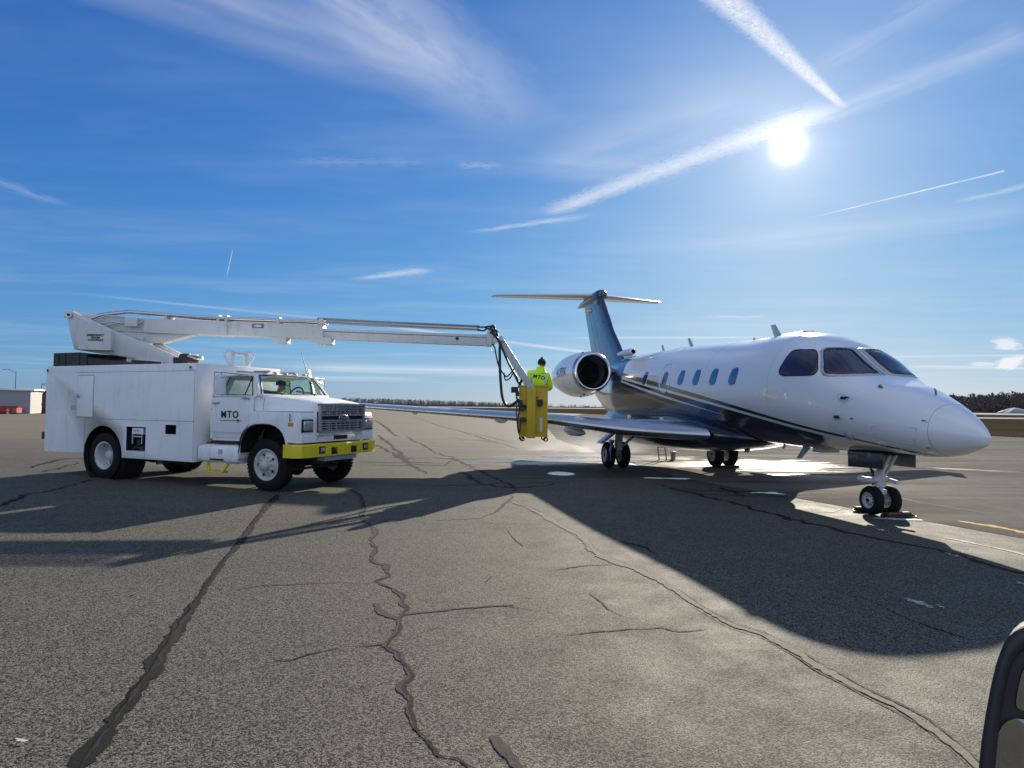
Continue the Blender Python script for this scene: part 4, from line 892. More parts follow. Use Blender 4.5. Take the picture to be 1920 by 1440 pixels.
mb.prism(wb, 'y', -.15, -.11); mb.prism(wb, 'y', .11, .15); mb.prism([wb[1], wb[2], (wb[2][0]-.02, wb[2][1]+.03), (wb[1][0]-.06, wb[1][1])], 'y', -.11, .11); mb.build('lift_bracket', BOOMW, boom, bevel=.006)
mb = MB(MBT); mb.tube([(-.05, 0, 3.17), (.55, 0, 2.88)], .06, 14); mb.bar((-.1, .2, 3.16), (.62, .2, 2.86), .09, .06); mb.bar((-.3, -.28, 3.30), (-.15, -.28, 3.24), .05); ly = mb.build('lift_cylinder', BOOMW, TRUCK)
mb = MB(MBT); p0, p1 = bq((360+655/4.235, 600+175/4.235)), bq((360+765/4.235, 600+175/4.235))
for ua, ub in ((2.85, 3.19), (3.57, 4.22)):
    mb.prism([(ua-.05, zb_(ua)+.005), (ub, zb_(ub)+.005), (ub, zb_(ub)-.13), (ub-.25, zb_(ub)-.13)], 'y', -.17, .17)
mb.box(4.05, 4.27, -.18, .18, zb_(4.06)-.12, zb_(4.06)+.03); mb.build('boom_pad', BOOMW, boom, bevel=.006)
lu, lz = bq((360+523/4.235, 600+47/4.235), -.17)
mb = MB(MBT); mb.box(lu-.14, lu+.14, -.172, -.164, lz-.05, lz+.05); lb = mb.build('warning_label', mat('label_purple', (.18, .14, .26), .5), boom); MB(MBT)._add([(lu+.1*math.cos(j*.3927), -.174, lz+.03*math.sin(j*.3927)) for j in range(16)], [tuple(range(16))]).build('label_field', mat('label_white', (.7, .7, .68), .5), lb)
ib = [bq(k3(0, 255)), bq(k3(915, 290)), bq(k3(915, 378)), bq(k3(0, 340))]
def it_(u): return ib[0][1]+(ib[1][1]-ib[0][1])/(ib[1][0]-ib[0][0])*(u-ib[0][0])
def ib_(u): return ib[3][1]+(ib[2][1]-ib[3][1])/(ib[2][0]-ib[3][0])*(u-ib[3][0])
mb = MB(MBT); mb.prism([(3.9, ib_(3.9)), (8.06, ib_(8.06)), (8.06, it_(8.06)), (3.9, it_(3.9))], 'y', -.11, .11); inner = mb.build('inner_boom', BOOMW, boom, bevel=.01)
mb = MB(MBT); mb.bar((3.95, -.112, it_(4)-.07), (8.0, -.112, it_(8.)-.07), .008, .012); mb.build('boom_seam', mat('grease_line', (.12, .10, .08), .6), inner)
du, dz_ = bq(k3(665, 318), -.11); mb = MB(MBT); mb.prism([(du-.045, dz_), (du-.035, dz_+.03), (du, dz_+.045), (du+.035, dz_+.03), (du+.045, dz_), (du, dz_-.045)], 'y', -.116, -.108); mb.build('decal', INK, inner)
mb = MB(MBT)
for za, zb2 in ((185, 222), (210, 248)):
    L = [(3.9, bq(k3(0, za))[1]+.06), bq(k3(0, za)), bq(k3(845, zb2))]
    mb.tube([(u, -.08, z) for u, z in L], .024, 8); mb.tube([(u, .08, z) for u, z in L], .024, 8)
mb.build('guide_rail', mat('rail_steel', (.30, .31, .33), .35, .7), boom)
# boom tip, jib and hoses
mb = MB(MBT); q = [bq(k3(*p)) for p in ((905,262),(940,215),(965,235),(1000,262),(985,300),(940,330),(945,375),(905,378))]
mb.prism(q, 'y', -.16, -.12); mb.prism(q, 'y', .12, .16); mb.box(8.02, 8.2, -.12, .12, 3.22, 3.5); tip = mb.build('tip_bracket', BOOMW, TRUCK, bevel=.006)
mb = MB(MBT); c_ = bq(k3(955, 290)); mb.tube([(c_[0], -.2, c_[1]), (c_[0], .2, c_[1])], .06, 14); mb.tube([(bq(k3(948, 225))[0], -.12, bq(k3(948, 225))[1]), (bq(k3(948, 225))[0], .12, bq(k3(948, 225))[1])], .045, 12); mb.build('tip_pin', STEEL, tip)
sa, sb = bq(k6(215, 195), -.12), bq(k6(585, 780), -.38)
mb = MB(MBT); mb.bar((sa[0], -.12, sa[1]), (sb[0], -.40, sb[1]), .05, .15, up=(1, 0, .6)); mb.bar((sa[0], .12, sa[1]), (sb[0], .40, sb[1]), .05, .15, up=(1, 0, .6)); mb.bar((sa[0]+.08, -.14, sa[1]-.12), (sa[0]+.08, .14, sa[1]-.12), .06); jib = mb.build('jib_arm', GREYP and mat('jib_grey', (.42, .44, .46), .4, var=.1), TRUCK, bevel=.008)
cl_ = bq(k6(215, 225), -.16); mb = MB(MBT); mb.bar((cl_[0]-.11, -.2, cl_[1]-.05), (cl_[0]+.10, -.2, cl_[1]+.05), .05, .1); mb.build('hose_clamp', BOOMW, jib)
def hose(L, y0_, y1_, r_, name='hydraulic_hose', par=jib, m_=HOSE):
    mb = MB(MBT)
    for pts_ in L:
        n_ = len(pts_); out = []
        for i, p in enumerate(pts_):
            y = y0_+(y1_-y0_)*i/(n_-1); u, z = bq(k6(*p), y); out.append((u, y, z))
        mb.tube(out, r_, 8, smooth_path=6)
    return mb.build(name, m_, par)
hose([[(120,130),(180,190),(222,260),(222,360),(225,560),(236,740),(252,870),(290,950),(330,970),(385,940),(435,900)]], -.2, -.3, .034)
hose([[(140,270),(168,320),(180,390),(205,500),(245,580),(290,632),(325,620),(385,545)], [(270,595),(280,660),(300,676),(340,650),(375,590)]], -.22, -.24, .017)
hose([[(130,100),(190,200),(240,300),(300,440),(360,560),(410,640),(440,710),(470,750)]], -.2, -.28, .026)
hose([[(380,590),(420,680),(450,730)], [(470,672),(450,720),(440,760)]], -.25, -.3, .03)
hose([[(105,265),(120,320),(150,355),(185,362)], [(185,430),(208,480),(216,540)]], -.2, -.22, .006, 'wire', jib, GALV)
hose([[(-40,75),(30,80),(90,75),(140,70),(175,110),(205,180)], [(-30,110),(40,120),(90,95),(150,130),(190,190)], [(125,90),(140,62),(165,75),(160,120)], [(60,95),(95,70),(130,90)]], -.14, -.18, .02)
# --- basket
BK0, BK1, BKY0, BKY1, BKZ0, BKZ1 = bq(k6(447, 745), -.34)[0], bq(k6(765, 745), -.34)[0], -.34, .40, bq(k6(600, 1315), -.34)[1], bq(k6(600, 745), -.34)[1]
mb = MB(MBT); t_ = .03
mb.box(BK0, BK1, BKY0, BKY0+t_, BKZ0, BKZ1); mb.box(BK0, BK1, BKY1-t_, BKY1, BKZ0, BKZ1); mb.box(BK0, BK0+t_, BKY0+t_, BKY1-t_, BKZ0, BKZ1); mb.box(BK1-t_, BK1, BKY0+t_, BKY1-t_, BKZ0, BKZ1); mb.box(BK0+t_, BK1-t_, BKY0+t_, BKY1-t_, BKZ0, BKZ0+.05)
bk = mb.build('basket', BASKY, TRUCK, bevel=.006)
ca, cb2 = bq(k6(522, 1330), -.42), bq(k6(628, 750), -.42)
mb = MB(MBT); mb.box(ca[0], cb2[0], -.42, BKY0, ca[1], cb2[1]); mb.build('basket_channel', BASKY, bk, bevel=.01)
mb = MB(MBT); mb.box(BK0-.012, BK1+.012, BKY0-.015, BKY1+.015, BKZ1-.002, BKZ1+.03); 
mb = MB(MBT)
for a_ in ((BK0-.012, BK1+.012, BKY0-.014, BKY0+.035), (BK0-.012, BK1+.012, BKY1-.035, BKY1+.014), (BK0-.012, BK0+.035, BKY0+.036, BKY1-.036), (BK1-.035, BK1+.012, BKY0+.036, BKY1-.036)): mb.box(a_[0], a_[1], a_[2], a_[3], BKZ1-.01, BKZ1+.018)
mb.build('basket_rim', BASKY, bk, bevel=.004)
mb = MB(MBT); a, b = bq(k6(672, 1100), -.346), bq(k6(702, 1258), -.346); mb.box(a[0], b[0], -.348, -.338, b[1], a[1]); mb.build('label_strip', mat('label_grey', (.55, .55, .53), .5, var=.3, nscale=30), bk)
a = bq(k6(675, 930), -.38); mb = MB(MBT); mb.prism([(a[0]-.07, a[1]+.07), (a[0]+.06, a[1]+.08), (a[0]+.07, a[1]-.03), (a[0]+.03, a[1]-.09), (a[0]-.06, a[1]-.06)], 'y', -.41, -.34); mb.tube([(a[0]-.06, -.36, a[1]+.06), (a[0]-.07, -.36, a[1]+.12), (a[0]-.03, -.35, a[1]+.14)], .008, 6, smooth_path=4)
for dx_, dz2 in ((-.1, .22), (.0, .24), (-.08, .12)): mb.box(a[0]+dx_, a[0]+dx_+.02, -.348, -.34, a[1]+dz2, a[1]+dz2+.02)
mb.build('nozzle_holder', BLACK, bk, bevel=.006)
mb = MB(MBT)
for p, sx, sz in (((390, 785), .17, .14), ((420, 830), .09, .12), ((455, 940), .09, .16), ((480, 1120), .14, .10), ((490, 970), .12, .03), ((470, 1000), .10, .08)):
    u, z = bq(k6(*p), -.38); mb.box(u-sx/2, u+sx/2, -.45, -.33, z-sz/2, z+sz/2)
mb.build('valve_block', FRAME, bk, bevel=.012)
hose([[(415,840),(415,950),(410,1030),(418,1140),(425,1220),(437,1275),(450,1240),(455,1150),(470,1130)], [(430,920),(440,1000),(430,1100),(432,1220),(445,1265)], [(400,870),(440,900),(470,950),(500,960),(515,975),(500,1000)]], -.40, -.40, .014, 'hydraulic_hose', bk)
mb = MB(MBT)
for u, y in ((bq(k6(476, 1342), -.28)[0], -.28), (bq(k6(738, 1340), -.28)[0], -.28), (BK0+.06, .33), (BK1-.06, .33)):
    z = BKZ0-.055; pts = [(u+.045*math.cos(2*math.pi*j/20), y, z+.045*math.sin(2*math.pi*j/20)) for j in range(21)]; mb.tube(pts, .016, 8, caps=False)
mb.build('skid_ring', RUBBER, bk)

# ---------------------------------------------------------------- the jet (s metres aft of the nose, t to starboard, z up; local x = -s, y = -t)
TH = .1879; JF = np.array([math.sin(TH), -math.cos(TH), 0]); JR = np.array([JF[1], -JF[0], 0]); J0 = np.array([6.5477, 8.8108, 0])
JET = empty('business_jet', tuple(J0), math.atan2(JF[1], JF[0])); MJ = Matrix(((JF[0], -JR[0], 0, J0[0]), (JF[1], -JR[1], 0, J0[1]), (0, 0, 1, 0), (0, 0, 0, 1)))
tag(JET, 'white and navy twin-engine business jet with gold cheatline, parked nose towards the camera', 'jet')
def jp(x, y, t=0.):
    P = onplane(x, y, J0+JR*t, JR)-J0; return float(-P @ JF), float(P[2])
def L(s, t, z): return (-s, -t, z)
fS = [0.0,.04,.1,.25,.45,.7,1.0,1.25,1.5,1.75,2.12,2.51,2.91,3.3,3.73,4.25,5.08,6.96,8.82,10.6,12.57,14.2,15.8,17.2,18.6]
fZT = [1.37,1.397,1.478,1.604,1.748,1.881,2.014,2.115,2.178,2.265,2.479,2.769,2.996,3.145,3.228,3.25,3.245,3.33,3.4,3.42,3.43,3.4,3.3,3.2,3.0]
fSB = [0.0,.04,.1,.25,.45,.7,1.0,1.4,2.0,2.67,3.85,4.77,7.0,10.6,12.6,13.8,15.05,15.94,17.11,18.6]
fZB = [1.37,1.278,1.243,1.183,1.11,1.06,1.037,1.046,1.04,1.008,1.0,1.01,1.03,1.08,1.15,1.25,1.5,1.8,2.25,2.72]
fSW = [0.0,.04,.1,.25,.45,.7,1.0,1.5,2.0,2.5,3.2,4.0,12.0,13.0,14.0,15.0,16.0,17.0,18.0,18.6]
fW = [0.0,.035,.092,.211,.342,.485,.612,.784,.916,1.041,1.12,1.14,1.14,.99,.8,.6,.42,.27,.17,.1]
fSC = [0,.5,1,2,3,4.5,7,12.5,15,17,18.6]; fZC = [1.37,1.42,1.5,1.75,1.95,2.1,2.16,2.24,2.5,2.78,2.9]
def pch(x, xp, fp):
    xp = np.asarray(xp, float); fp = np.asarray(fp, float); h = np.diff(xp); d = np.diff(fp)/h; m = np.zeros_like(fp); m[0] = d[0]; m[-1] = d[-1]
    for i in range(1, len(fp)-1):
        if d[i-1]*d[i] > 0:
            w1, w2 = 2*h[i]+h[i-1], h[i]+2*h[i-1]; m[i] = (w1+w2)/(w1/d[i-1]+w2/d[i])
    x = np.clip(x, xp[0], xp[-1]); i = np.clip(np.searchsorted(xp, x)-1, 0, len(h)-1); t = (x-xp[i])/h[i]
    return (2*t**3-3*t**2+1)*fp[i]+(t**3-2*t**2+t)*h[i]*m[i]+(-2*t**3+3*t**2)*fp[i+1]+(t**3-t**2)*h[i]*m[i+1]
def surf(s, phi):
    s = np.asarray(s, float); phi = np.asarray(phi, float)
    zt_, zb2, w_, zc = pch(s, fS, fZT), pch(s, fSB, fZB), pch(s, fSW, fW), pch(s, fSC, fZC)
    c, sn = np.cos(phi), np.sin(phi); e = 2/(2.1+.9*np.exp(-((s-2.0)/.85)**2)*(sn > 0))
    return w_*np.sign(c)*np.abs(c)**e, zc+np.where(sn > 0, zt_-zc, zc-zb2)*np.sign(sn)*np.abs(sn)**e
def surf_off(s, phi, off):
    """fuselage point pushed out along the normal; phi in degrees, starboard = 0, top = 90"""
    p = R(phi); e = 1e-3
    def P(a, b): t, z = surf(a, b); return np.array([-float(a), -float(t), float(z)])
    a = P(s, p); n = np.cross(P(s+e, p)-P(s-e, p), P(s, p+e)-P(s, p-e)); n /= np.linalg.norm(n)+1e-12
    c = np.array([-s, 0, float(pch(s, fSC, fZC))])
    if n @ (a-c) < 0: n = -n
    return a+n*off
def jet_paint():
    M = bpy.data.materials.new('jet_livery'); M.use_nodes = True; n = NT(M.node_tree); b = n.N['Principled BSDF']
    co = n.node('ShaderNodeTexCoord').outputs['Object']; X, Y, Z = n.xyz(co); s = n.mul(X, -1.)
    def lt(a, b_, wd=.004): return n.smooth(n.m('SUBTRACT', a, b_), wd, -wd)      # 1 where a < b
    gold_top = n.add(.9456, n.add(n.mul(s, .19256), n.mul(n.mul(s, s), -.00272)))
    v = n.m('SUBTRACT', Z, gold_top)
    white = (.76, .765, .77); navy = (.010, .014, .030); gold = (.20, .155, .055); grey = (.40, .40, .40)
    gw = n.lin(s, 1.0, 9., .03, .125); ww = n.lin(s, 1.5, 9., .05, .068)
    goldc = n.mix(n.smooth(s, 4.6, 6.6), (.03, .026, .02), gold)  # dark reflection on the forward gold stripe is put into its colour
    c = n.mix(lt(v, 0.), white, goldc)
    w1 = n.m('SUBTRACT', v, n.mul(gw, -1.))
    c = n.mix(lt(w1, 0.), c, (.74, .74, .73))
    w2 = n.add(w1, ww)
    dark = n.mul(lt(w2, 0.), n.smooth(n.sub(s, n.mul(n.sub(1.26, Z), 1.2)), 2.40, 2.55))
    c = n.mix(lt(w2, 0.), c, n.mix(n.smooth(n.sub(s, n.mul(n.sub(1.26, Z), 1.2)), 2.40, 2.50), (.66, .65, .63), navy))
    q = n.sub(Z, n.add(.7494, n.mul(s, .1594)))
    th_ = n.m('MAXIMUM', n.lin(s, 5.2, 8., .0, .062), 0.)
    line = n.mul(lt(q, 0.), n.sub(1.0, lt(n.add(q, th_), 0.)))
    line = n.mul(line, n.m('GREATER_THAN', s, 5.2))
    c = n.mix(line, c, (.62, .62, .61))
    q2 = n.add(q, .17); line2 = n.mul(n.mul(lt(q2, 0.), n.sub(1.0, lt(n.add(q2, n.mul(th_, .8)), 0.))), n.smooth(s, 6.6, 8.2))
    c = n.mix(line2, c, (.14, .12, .07))
    aft = n.smooth(n.sub(s, n.add(11.35, n.mul(n.m('MAXIMUM', n.sub(Z, 2.75), 0.), .75))), -.02, .02)
    c = n.mix(aft, c, (.03, .06, .125))
    n.put(b.inputs['Base Color'], c)
    b.inputs['Roughness'].default_value = .2; b.inputs['Coat Weight'].default_value = .8; b.inputs['Coat Roughness'].default_value = .04
    n.put(b.inputs['Metallic'], n.mul(aft, .35))
    bn = n.node('ShaderNodeBump'); bn.inputs['Strength'].default_value = .05; bn.inputs['Distance'].default_value = .02
    n.put(bn.inputs['Height'], n.noise(co, 2.5, 3., .5)); n.put(b.inputs['Normal'], bn.outputs[0]); n.put(b.inputs['Coat Normal'], bn.outputs[0]); return M
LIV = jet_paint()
ss = np.unique(np.concatenate([np.linspace(0.004, .12, 16), np.linspace(.12, 5, 160), np.linspace(5, 18.6, 150)])); ph = np.linspace(0, 2*math.pi, 161)[:-1]
rings = []
for s in ss:
    t, z = surf(np.full(160, s), ph); rings.append([L(s, a, b_) for a, b_ in zip(t, z)])
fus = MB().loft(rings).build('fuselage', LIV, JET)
fus.shadow_terminator_shading_offset = .0; fus.shadow_terminator_geometry_offset = .1
def patch(name, poly, off, m, parent, thick=.02, edge=None):
    """a pane or frame lying on the fuselage skin: poly = [(s, phi)]"""
    P = np.array(poly, float); lo, hi = P.min(0), P.max(0); n1, n2 = 14, 14
    pts = [Vector((a, b_/20)) for a, b_ in P]; ne = len(pts)
    import itertools
    def inside(x, y):
        r_ = False; j = ne-1
        for i in range(ne):
            if (P[i, 1] > y) != (P[j, 1] > y) and x < (P[j, 0]-P[i, 0])*(y-P[i, 1])/(P[j, 1]-P[i, 1])+P[i, 0]: r_ = not r_
            j = i
        return r_
    for i, j in itertools.product(range(1, n1), range(1, n2)):
        x, y = lo[0]+(hi[0]-lo[0])*i/n1, lo[1]+(hi[1]-lo[1])*j/n2
        if inside(x, y) and np.min(np.hypot((P[:, 0]-x), (P[:, 1]-y)/40)) > .02: pts.append(Vector((x, y/20)))
    r_ = delaunay_2d_cdt(pts, [(i, (i+1) % ne) for i in range(ne)], [list(range(ne))], 1, 1e-6)
    V = [surf_off(v[0], v[1]*20, off) for v in r_[0]]; mb = MB(); mb._add(V, [tuple(f) for f in r_[2]], True)
    nV = len(V); V2 = [surf_off(v[0], v[1]*20, off-thick) for v in r_[0]]; mb._add(V2, [], True)
    E_ = {}
    for f in r_[2]:
        for a, b_ in zip(f, list(f[1:])+[f[0]]): E_[(a, b_)] = 1
    for a, b_ in E_:
        if (b_, a) not in E_: mb.f.append((a, b_, b_+nV, a+nV)); mb.mi.append(0); mb.sm.append(False)
    return mb.build(name, m, parent)
def line_on(name, pts, r_, m, parent, off=.001, closed=False, sp=4):
    mb = MB()
    Q = [surf_off(a, b_, off) for a, b_ in pts]
    if closed: Q = Q+[Q[0]]
    mb.tube(Q, r_, 6, smooth_path=sp); return mb.build(name, m, parent)
mir = lambda P: [(s, 180-p) for s, p in P][::-1]
SIDEWIN = [(3.26,20.5),(3.2,17.4),(3.09,16.8),(2.99,17.4),(2.9,17.8),(2.81,18.6),(2.72,19.5),(2.64,20.6),(2.56,22.0),(2.49,23.6),(2.43,26.4),(2.4,30.7),(2.41,35.8),(2.46,40.3),(2.51,44.8),(2.57,49.4),(2.65,53.6),(2.74,56.2),(2.81,55.3),(2.87,53.0),(2.93,51.1),(3.01,49.4),(3.09,47.7),(3.16,45.4),(3.2,42.3),(3.21,38.6),(3.22,34.6),(3.23,31.0),(3.24,27.3),(3.255,23.9)]
WSHIELD = [(2.63,61.5),(2.66,66.9),(2.63,70.9),(2.61,74.6),(2.59,78.5),(2.575,82.2),(2.56,85.2),(2.53,86.6),(2.44,86.9),(2.3,87.0),(2.15,87.0),(1.99,87.0),(1.92,86.9),(1.895,85.3),(1.9,81.4),(1.91,77.1),(1.92,72.9),(1.94,68.3),(1.96,63.8),(1.99,59.0),(2.02,55.0),(2.06,50.2),(2.1,46.5),(2.16,42.3),(2.21,38.9),(2.26,37.2),(2.33,41.2),(2.38,46.5),(2.45,51.3),(2.54,56.4)]
FRAME_ = [(2.68,58.7),(2.71,65.2),(2.69,70.0),(2.66,74.6),(2.64,78.8),(2.62,83.4),(2.61,89.8),(2.5,89.8),(2.3,89.8),(2.1,89.8),(1.86,89.8),(1.84,88.2),(1.83,84.2),(1.83,79.1),(1.85,73.7),(1.86,68.3),(1.89,63.0),(1.92,57.3),(1.97,51.9),(2.01,46.8),(2.07,42.0),(2.13,37.5),(2.19,33.9),(2.27,31.4),(2.34,34.6),(2.4,40.6),(2.47,46.8),(2.56,53.0)]
DOORP = [(8.44,21.9),(8.42,25.6),(8.38,29.5),(8.30,32.4),(8.18,33.8),(8.0,33.2),(7.86,29.0),(7.81,24.2),(7.78,19.9),(7.77,16.2),(7.78,12.3),(7.79,8.6),(7.82,5.2),(7.88,1.8),(7.98,-1.1),(8.13,-2.2),(8.29,-.8),(8.39,2.3),(8.43,6.0),(8.44,9.7),(8.44,14.0),(8.44,17.6)]
FRG = mat('window_frame_grey', (.44, .45, .47), .35, .3, var=.06)
for mi_ in (0, 1):
    f_ = (lambda P: P) if not mi_ else mir
    patch('windscreen_frame', f_(FRAME_), .006, FRG, fus); patch('windscreen', f_(WSHIELD), .011, JETGL, fus); patch('cockpit_window', f_(SIDEWIN), .008, JETGL, fus)
    line_on('window_seal', f_(WSHIELD), .008, BLACK, fus, .008, True, 2); line_on('window_seal', f_(SIDEWIN), .008, BLACK, fus, .006, True, 2)
# cabin windows and overwing exit
WSH = [(-.02,.175),(-.08,.165),(-.125,.12),(-.15,.05),(-.16,-.05),(-.155,-.12),(-.12,-.165),(-.05,-.18),(.03,-.175),(.09,-.16),(.135,-.11),(.15,-.03),(.15,.06),(.135,.12),(.09,.165),(.03,.178)]
def phi_of(s, z):
    lo, hi = -80., 80.
    for _ in range(40):
        m_ = (lo+hi)/2
        if float(surf(s, R(m_))[1]) < z: lo = m_
        else: hi = m_
    return lo
CWF = mat('cabin_window_rim', (.66, .67, .68), .3, .2)
def cabin_window(s, z, parent, sc=1.0):
    for mi_ in (0, 1):
        f_ = (lambda P: P) if not mi_ else mir
        P_ = [(s-a*sc-b_*.10, phi_of(s, z+b_*sc)) for a, b_ in WSH]
        P2 = [(s-a*sc*1.14-b_*.10, phi_of(s, z+b_*sc*1.10)) for a, b_ in WSH]
        fr_ = patch('window_rim', f_(P2), .003, CWF, parent); patch('cabin_window', f_(P_), .006, CABINGL, parent)
for s, z in ((9.47, 2.545), (7.19, 2.475), (6.39, 2.45), (5.59, 2.43), (4.77, 2.405)): cabin_window(s, z, fus)
for mi_ in (0, 1):
    f_ = (lambda P: P) if not mi_ else mir
    line_on('emergency_exit', f_(DOORP), .019, CWF, fus, .0, True, 3)
cabin_window(8.13, 2.49, fus, .95)
PL = mat('panel_line', (.16, .17, .19), .6)
line_on('radome_joint', [(.605, p) for p in range(-80, 261, 10)], .0026, PL, fus, .0)
line_on('panel_line', [(1.37,-15),(1.28,-7),(.79,2.3),(.74,-1.3),(.79,-20),(.83,-35),(1.1,-33),(1.38,-30)], .0025, PL, fus, 0, True, 3)
for s0_, a0_, a1_ in ((3.55, -60, 120), (6.05, 0, 120), (10.1, 20, 120)): line_on('panel_line', [(s0_, p) for p in range(a0_, a1_, 10)], .0016, PL, fus, 0)
for s0_, p0_, dw, dh in ((2.0, -30, .16, 5), (4.2, -18, .22, 6), (3.0, -42, .14, 5), (10.7, 32, .2, 7)): line_on('access_panel', [(s0_, p0_), (s0_+dw, p0_), (s0_+dw, p0_+dh), (s0_, p0_+dh)], .0016, PL, fus, 0, True, 1)
for s0_ in (8.9, 5.0): line_on('antenna_pad', [(s0_+.06, p) for p in range(66, 115, 6)], .02, FRG, fus, -.012)
mb = MB(); c = surf_off(1.834, 13.1, 0.0)
for (s, p, ln) in ((1.834, 13.1, .16), (1.95, -8.7, .10)):
    a = surf_off(s, p, .0); b_ = surf_off(s-.02, p, .055); mb.tube([a, b_, b_+np.array([ln, 0, .0])], [.02, .022, .010], 8); mb.box(a[0]-.03, a[0]+.06, a[1]-.025, a[1]+.025, a[2]-.02, a[2]+.02)
mb.build('pitot_probe', BLACK, fus)
line_on('probe_plate', [(1.834+.09*math.cos(a), 13.1+5.5*math.sin(a)) for a in np.linspace(0, 6.0, 16)], .003, PL, fus, 0, True, 1)
mb = MB(); a = surf_off(1.45, 57, 0); mb.prism([(a[0]-.05, a[2]-.012), (a[0]+.05, a[2]-.012), (a[0]+.03, a[2]+.012), (a[0]-.0, a[2]+.045), (a[0]-.03, a[2]+.012)], 'y', a[1]-.02, a[1]+.02)
a = surf_off(1.665, -5.6, 0); mb.box(a[0]-.025, a[0]+.025, a[1]-.012, a[1]+.01, a[2]-.01, a[2]+.01); a = surf_off(.673, 18, 0); mb.bar(a+np.array([-.03, 0, .01]), a+np.array([.07, -.015, .0]), .012); a = surf_off(.673, -40, 0); mb.bar(a+np.array([-.05, 0, 0]), a+np.array([.05, -.01, .0]), .012)
a = surf_off(.9, 90, 0); mb.bar(a, a+np.array([-.01, 0, .075]), .02); mb.bar(a+np.array([-.01, 0, .07]), a+np.array([-.03, 0, .10]), .015); mb.build('static_port', PL, fus)
mb = MB(); a = surf_off(1.85, -34.5, 0); mb.lathe([(-.02, .09), (.02, .085), (.05, .05), (.05, 0)], a, (0, -.8, -.5), 14); mb.build('inspection_lamp', GREYP, fus)
# blade aerials, top and belly
def blade(s, z, h, ch, sweep, down=False):
    d = -1 if down else 1; mb = MB()
    r0 = [L(s+ch*u, .018*w_, z-d*.03) for u, w_ in ((0, 0), (.3, 1), (.7, .8), (1, 0), (.7, -.8), (.3, -1))]; r1 = [L(s+sweep+ch*.6*u, .010*w_, z+d*h) for u, w_ in ((0, 0), (.3, 1), (.7, .8), (1, 0), (.7, -.8), (.3, -1))]
    mb.loft([r0, r1], smooth=False); return mb.build('blade_aerial', FRG, fus, bevel=.003)
blade(10.6, 3.42, .20, .22, .14); blade(8.72, 3.40, .25, .26, .26); blade(4.72, 3.25, .29, .30, .28); blade(5.75, 3.28, .06, .1, .05)
blade(3.78, 1.0, .25, .26, .36, True); blade(4.6, 1.0, .09, .12, .1, True); blade(5.9, .86, .13, .3, .16, True); blade(2.75, 1.0, .08, .07, .03, True)
mb = MB(); mb.loft([[L(s, .20*u, zz2) for u, zz2 in ((-1, 3.235), (-.6, 3.275), (.6, 3.275), (1, 3.235))] for s in (3.9, 4.0, 4.4, 4.55)], smooth=False); mb.build('antenna_fairing', FRG, fus, bevel=.01)
mb = MB(); mb.box(-3.45, -3.15, -.25, .1, .94, 1.02); mb.build('drain_mast', FRG, fus, bevel=.01)
# --- wing-to-body fairing
fs_ = np.linspace(4.85, 14.6, 44)
fw_ = np.interp(fs_, [4.85, 5.4, 6.2, 7.2, 8.5, 10.5, 12, 13.4, 14.6], [.30, .72, 1.02, 1.24, 1.33, 1.33, 1.22, .92, .3]); fb_ = pch(fs_, [4.85, 5.4, 6.6, 8.6, 10.6, 12, 13.3, 14.6], [1.02, .91, .735, .62, .60, .74, 1.02, 1.36]); ft_ = np.interp(fs_, [4.85, 5.6, 6.6, 8, 13, 14.6], [1.12, 1.35, 1.6, 1.72, 1.72, 1.5])
rings = []
for s, w_, b_, t_ in zip(fs_, fw_, fb_, ft_):
    c = (b_+t_)/2; rg_ = []
    for k in range(40):
        a = 2*math.pi*k/40; e = 2/2.7; rg_.append(L(s, w_*math.copysign(abs(math.cos(a))**e, math.cos(a)), c+(t_-b_)/2*math.copysign(abs(math.sin(a))**e, math.sin(a))))
    rings.append(rg_)
fair = MB().loft(rings).build('wing_fairing', NAVY, JET)
for s, z, sc in ((10.15, 1.45, 1.), (7.98, 1.42, 1.)):
    mb = MB(); a = np.interp(s, fs_, fw_); mb.loft([[L(s+.05*math.cos(q)*k_, a+dd, z+.07*math.sin(q)*k_) for q in np.linspace(0, 6.283, 17)[:-1]] for k_, dd in ((1, -.06), (1, .012), (.6, .012))]); mb.build('fuel_lamp', CWF, fair)
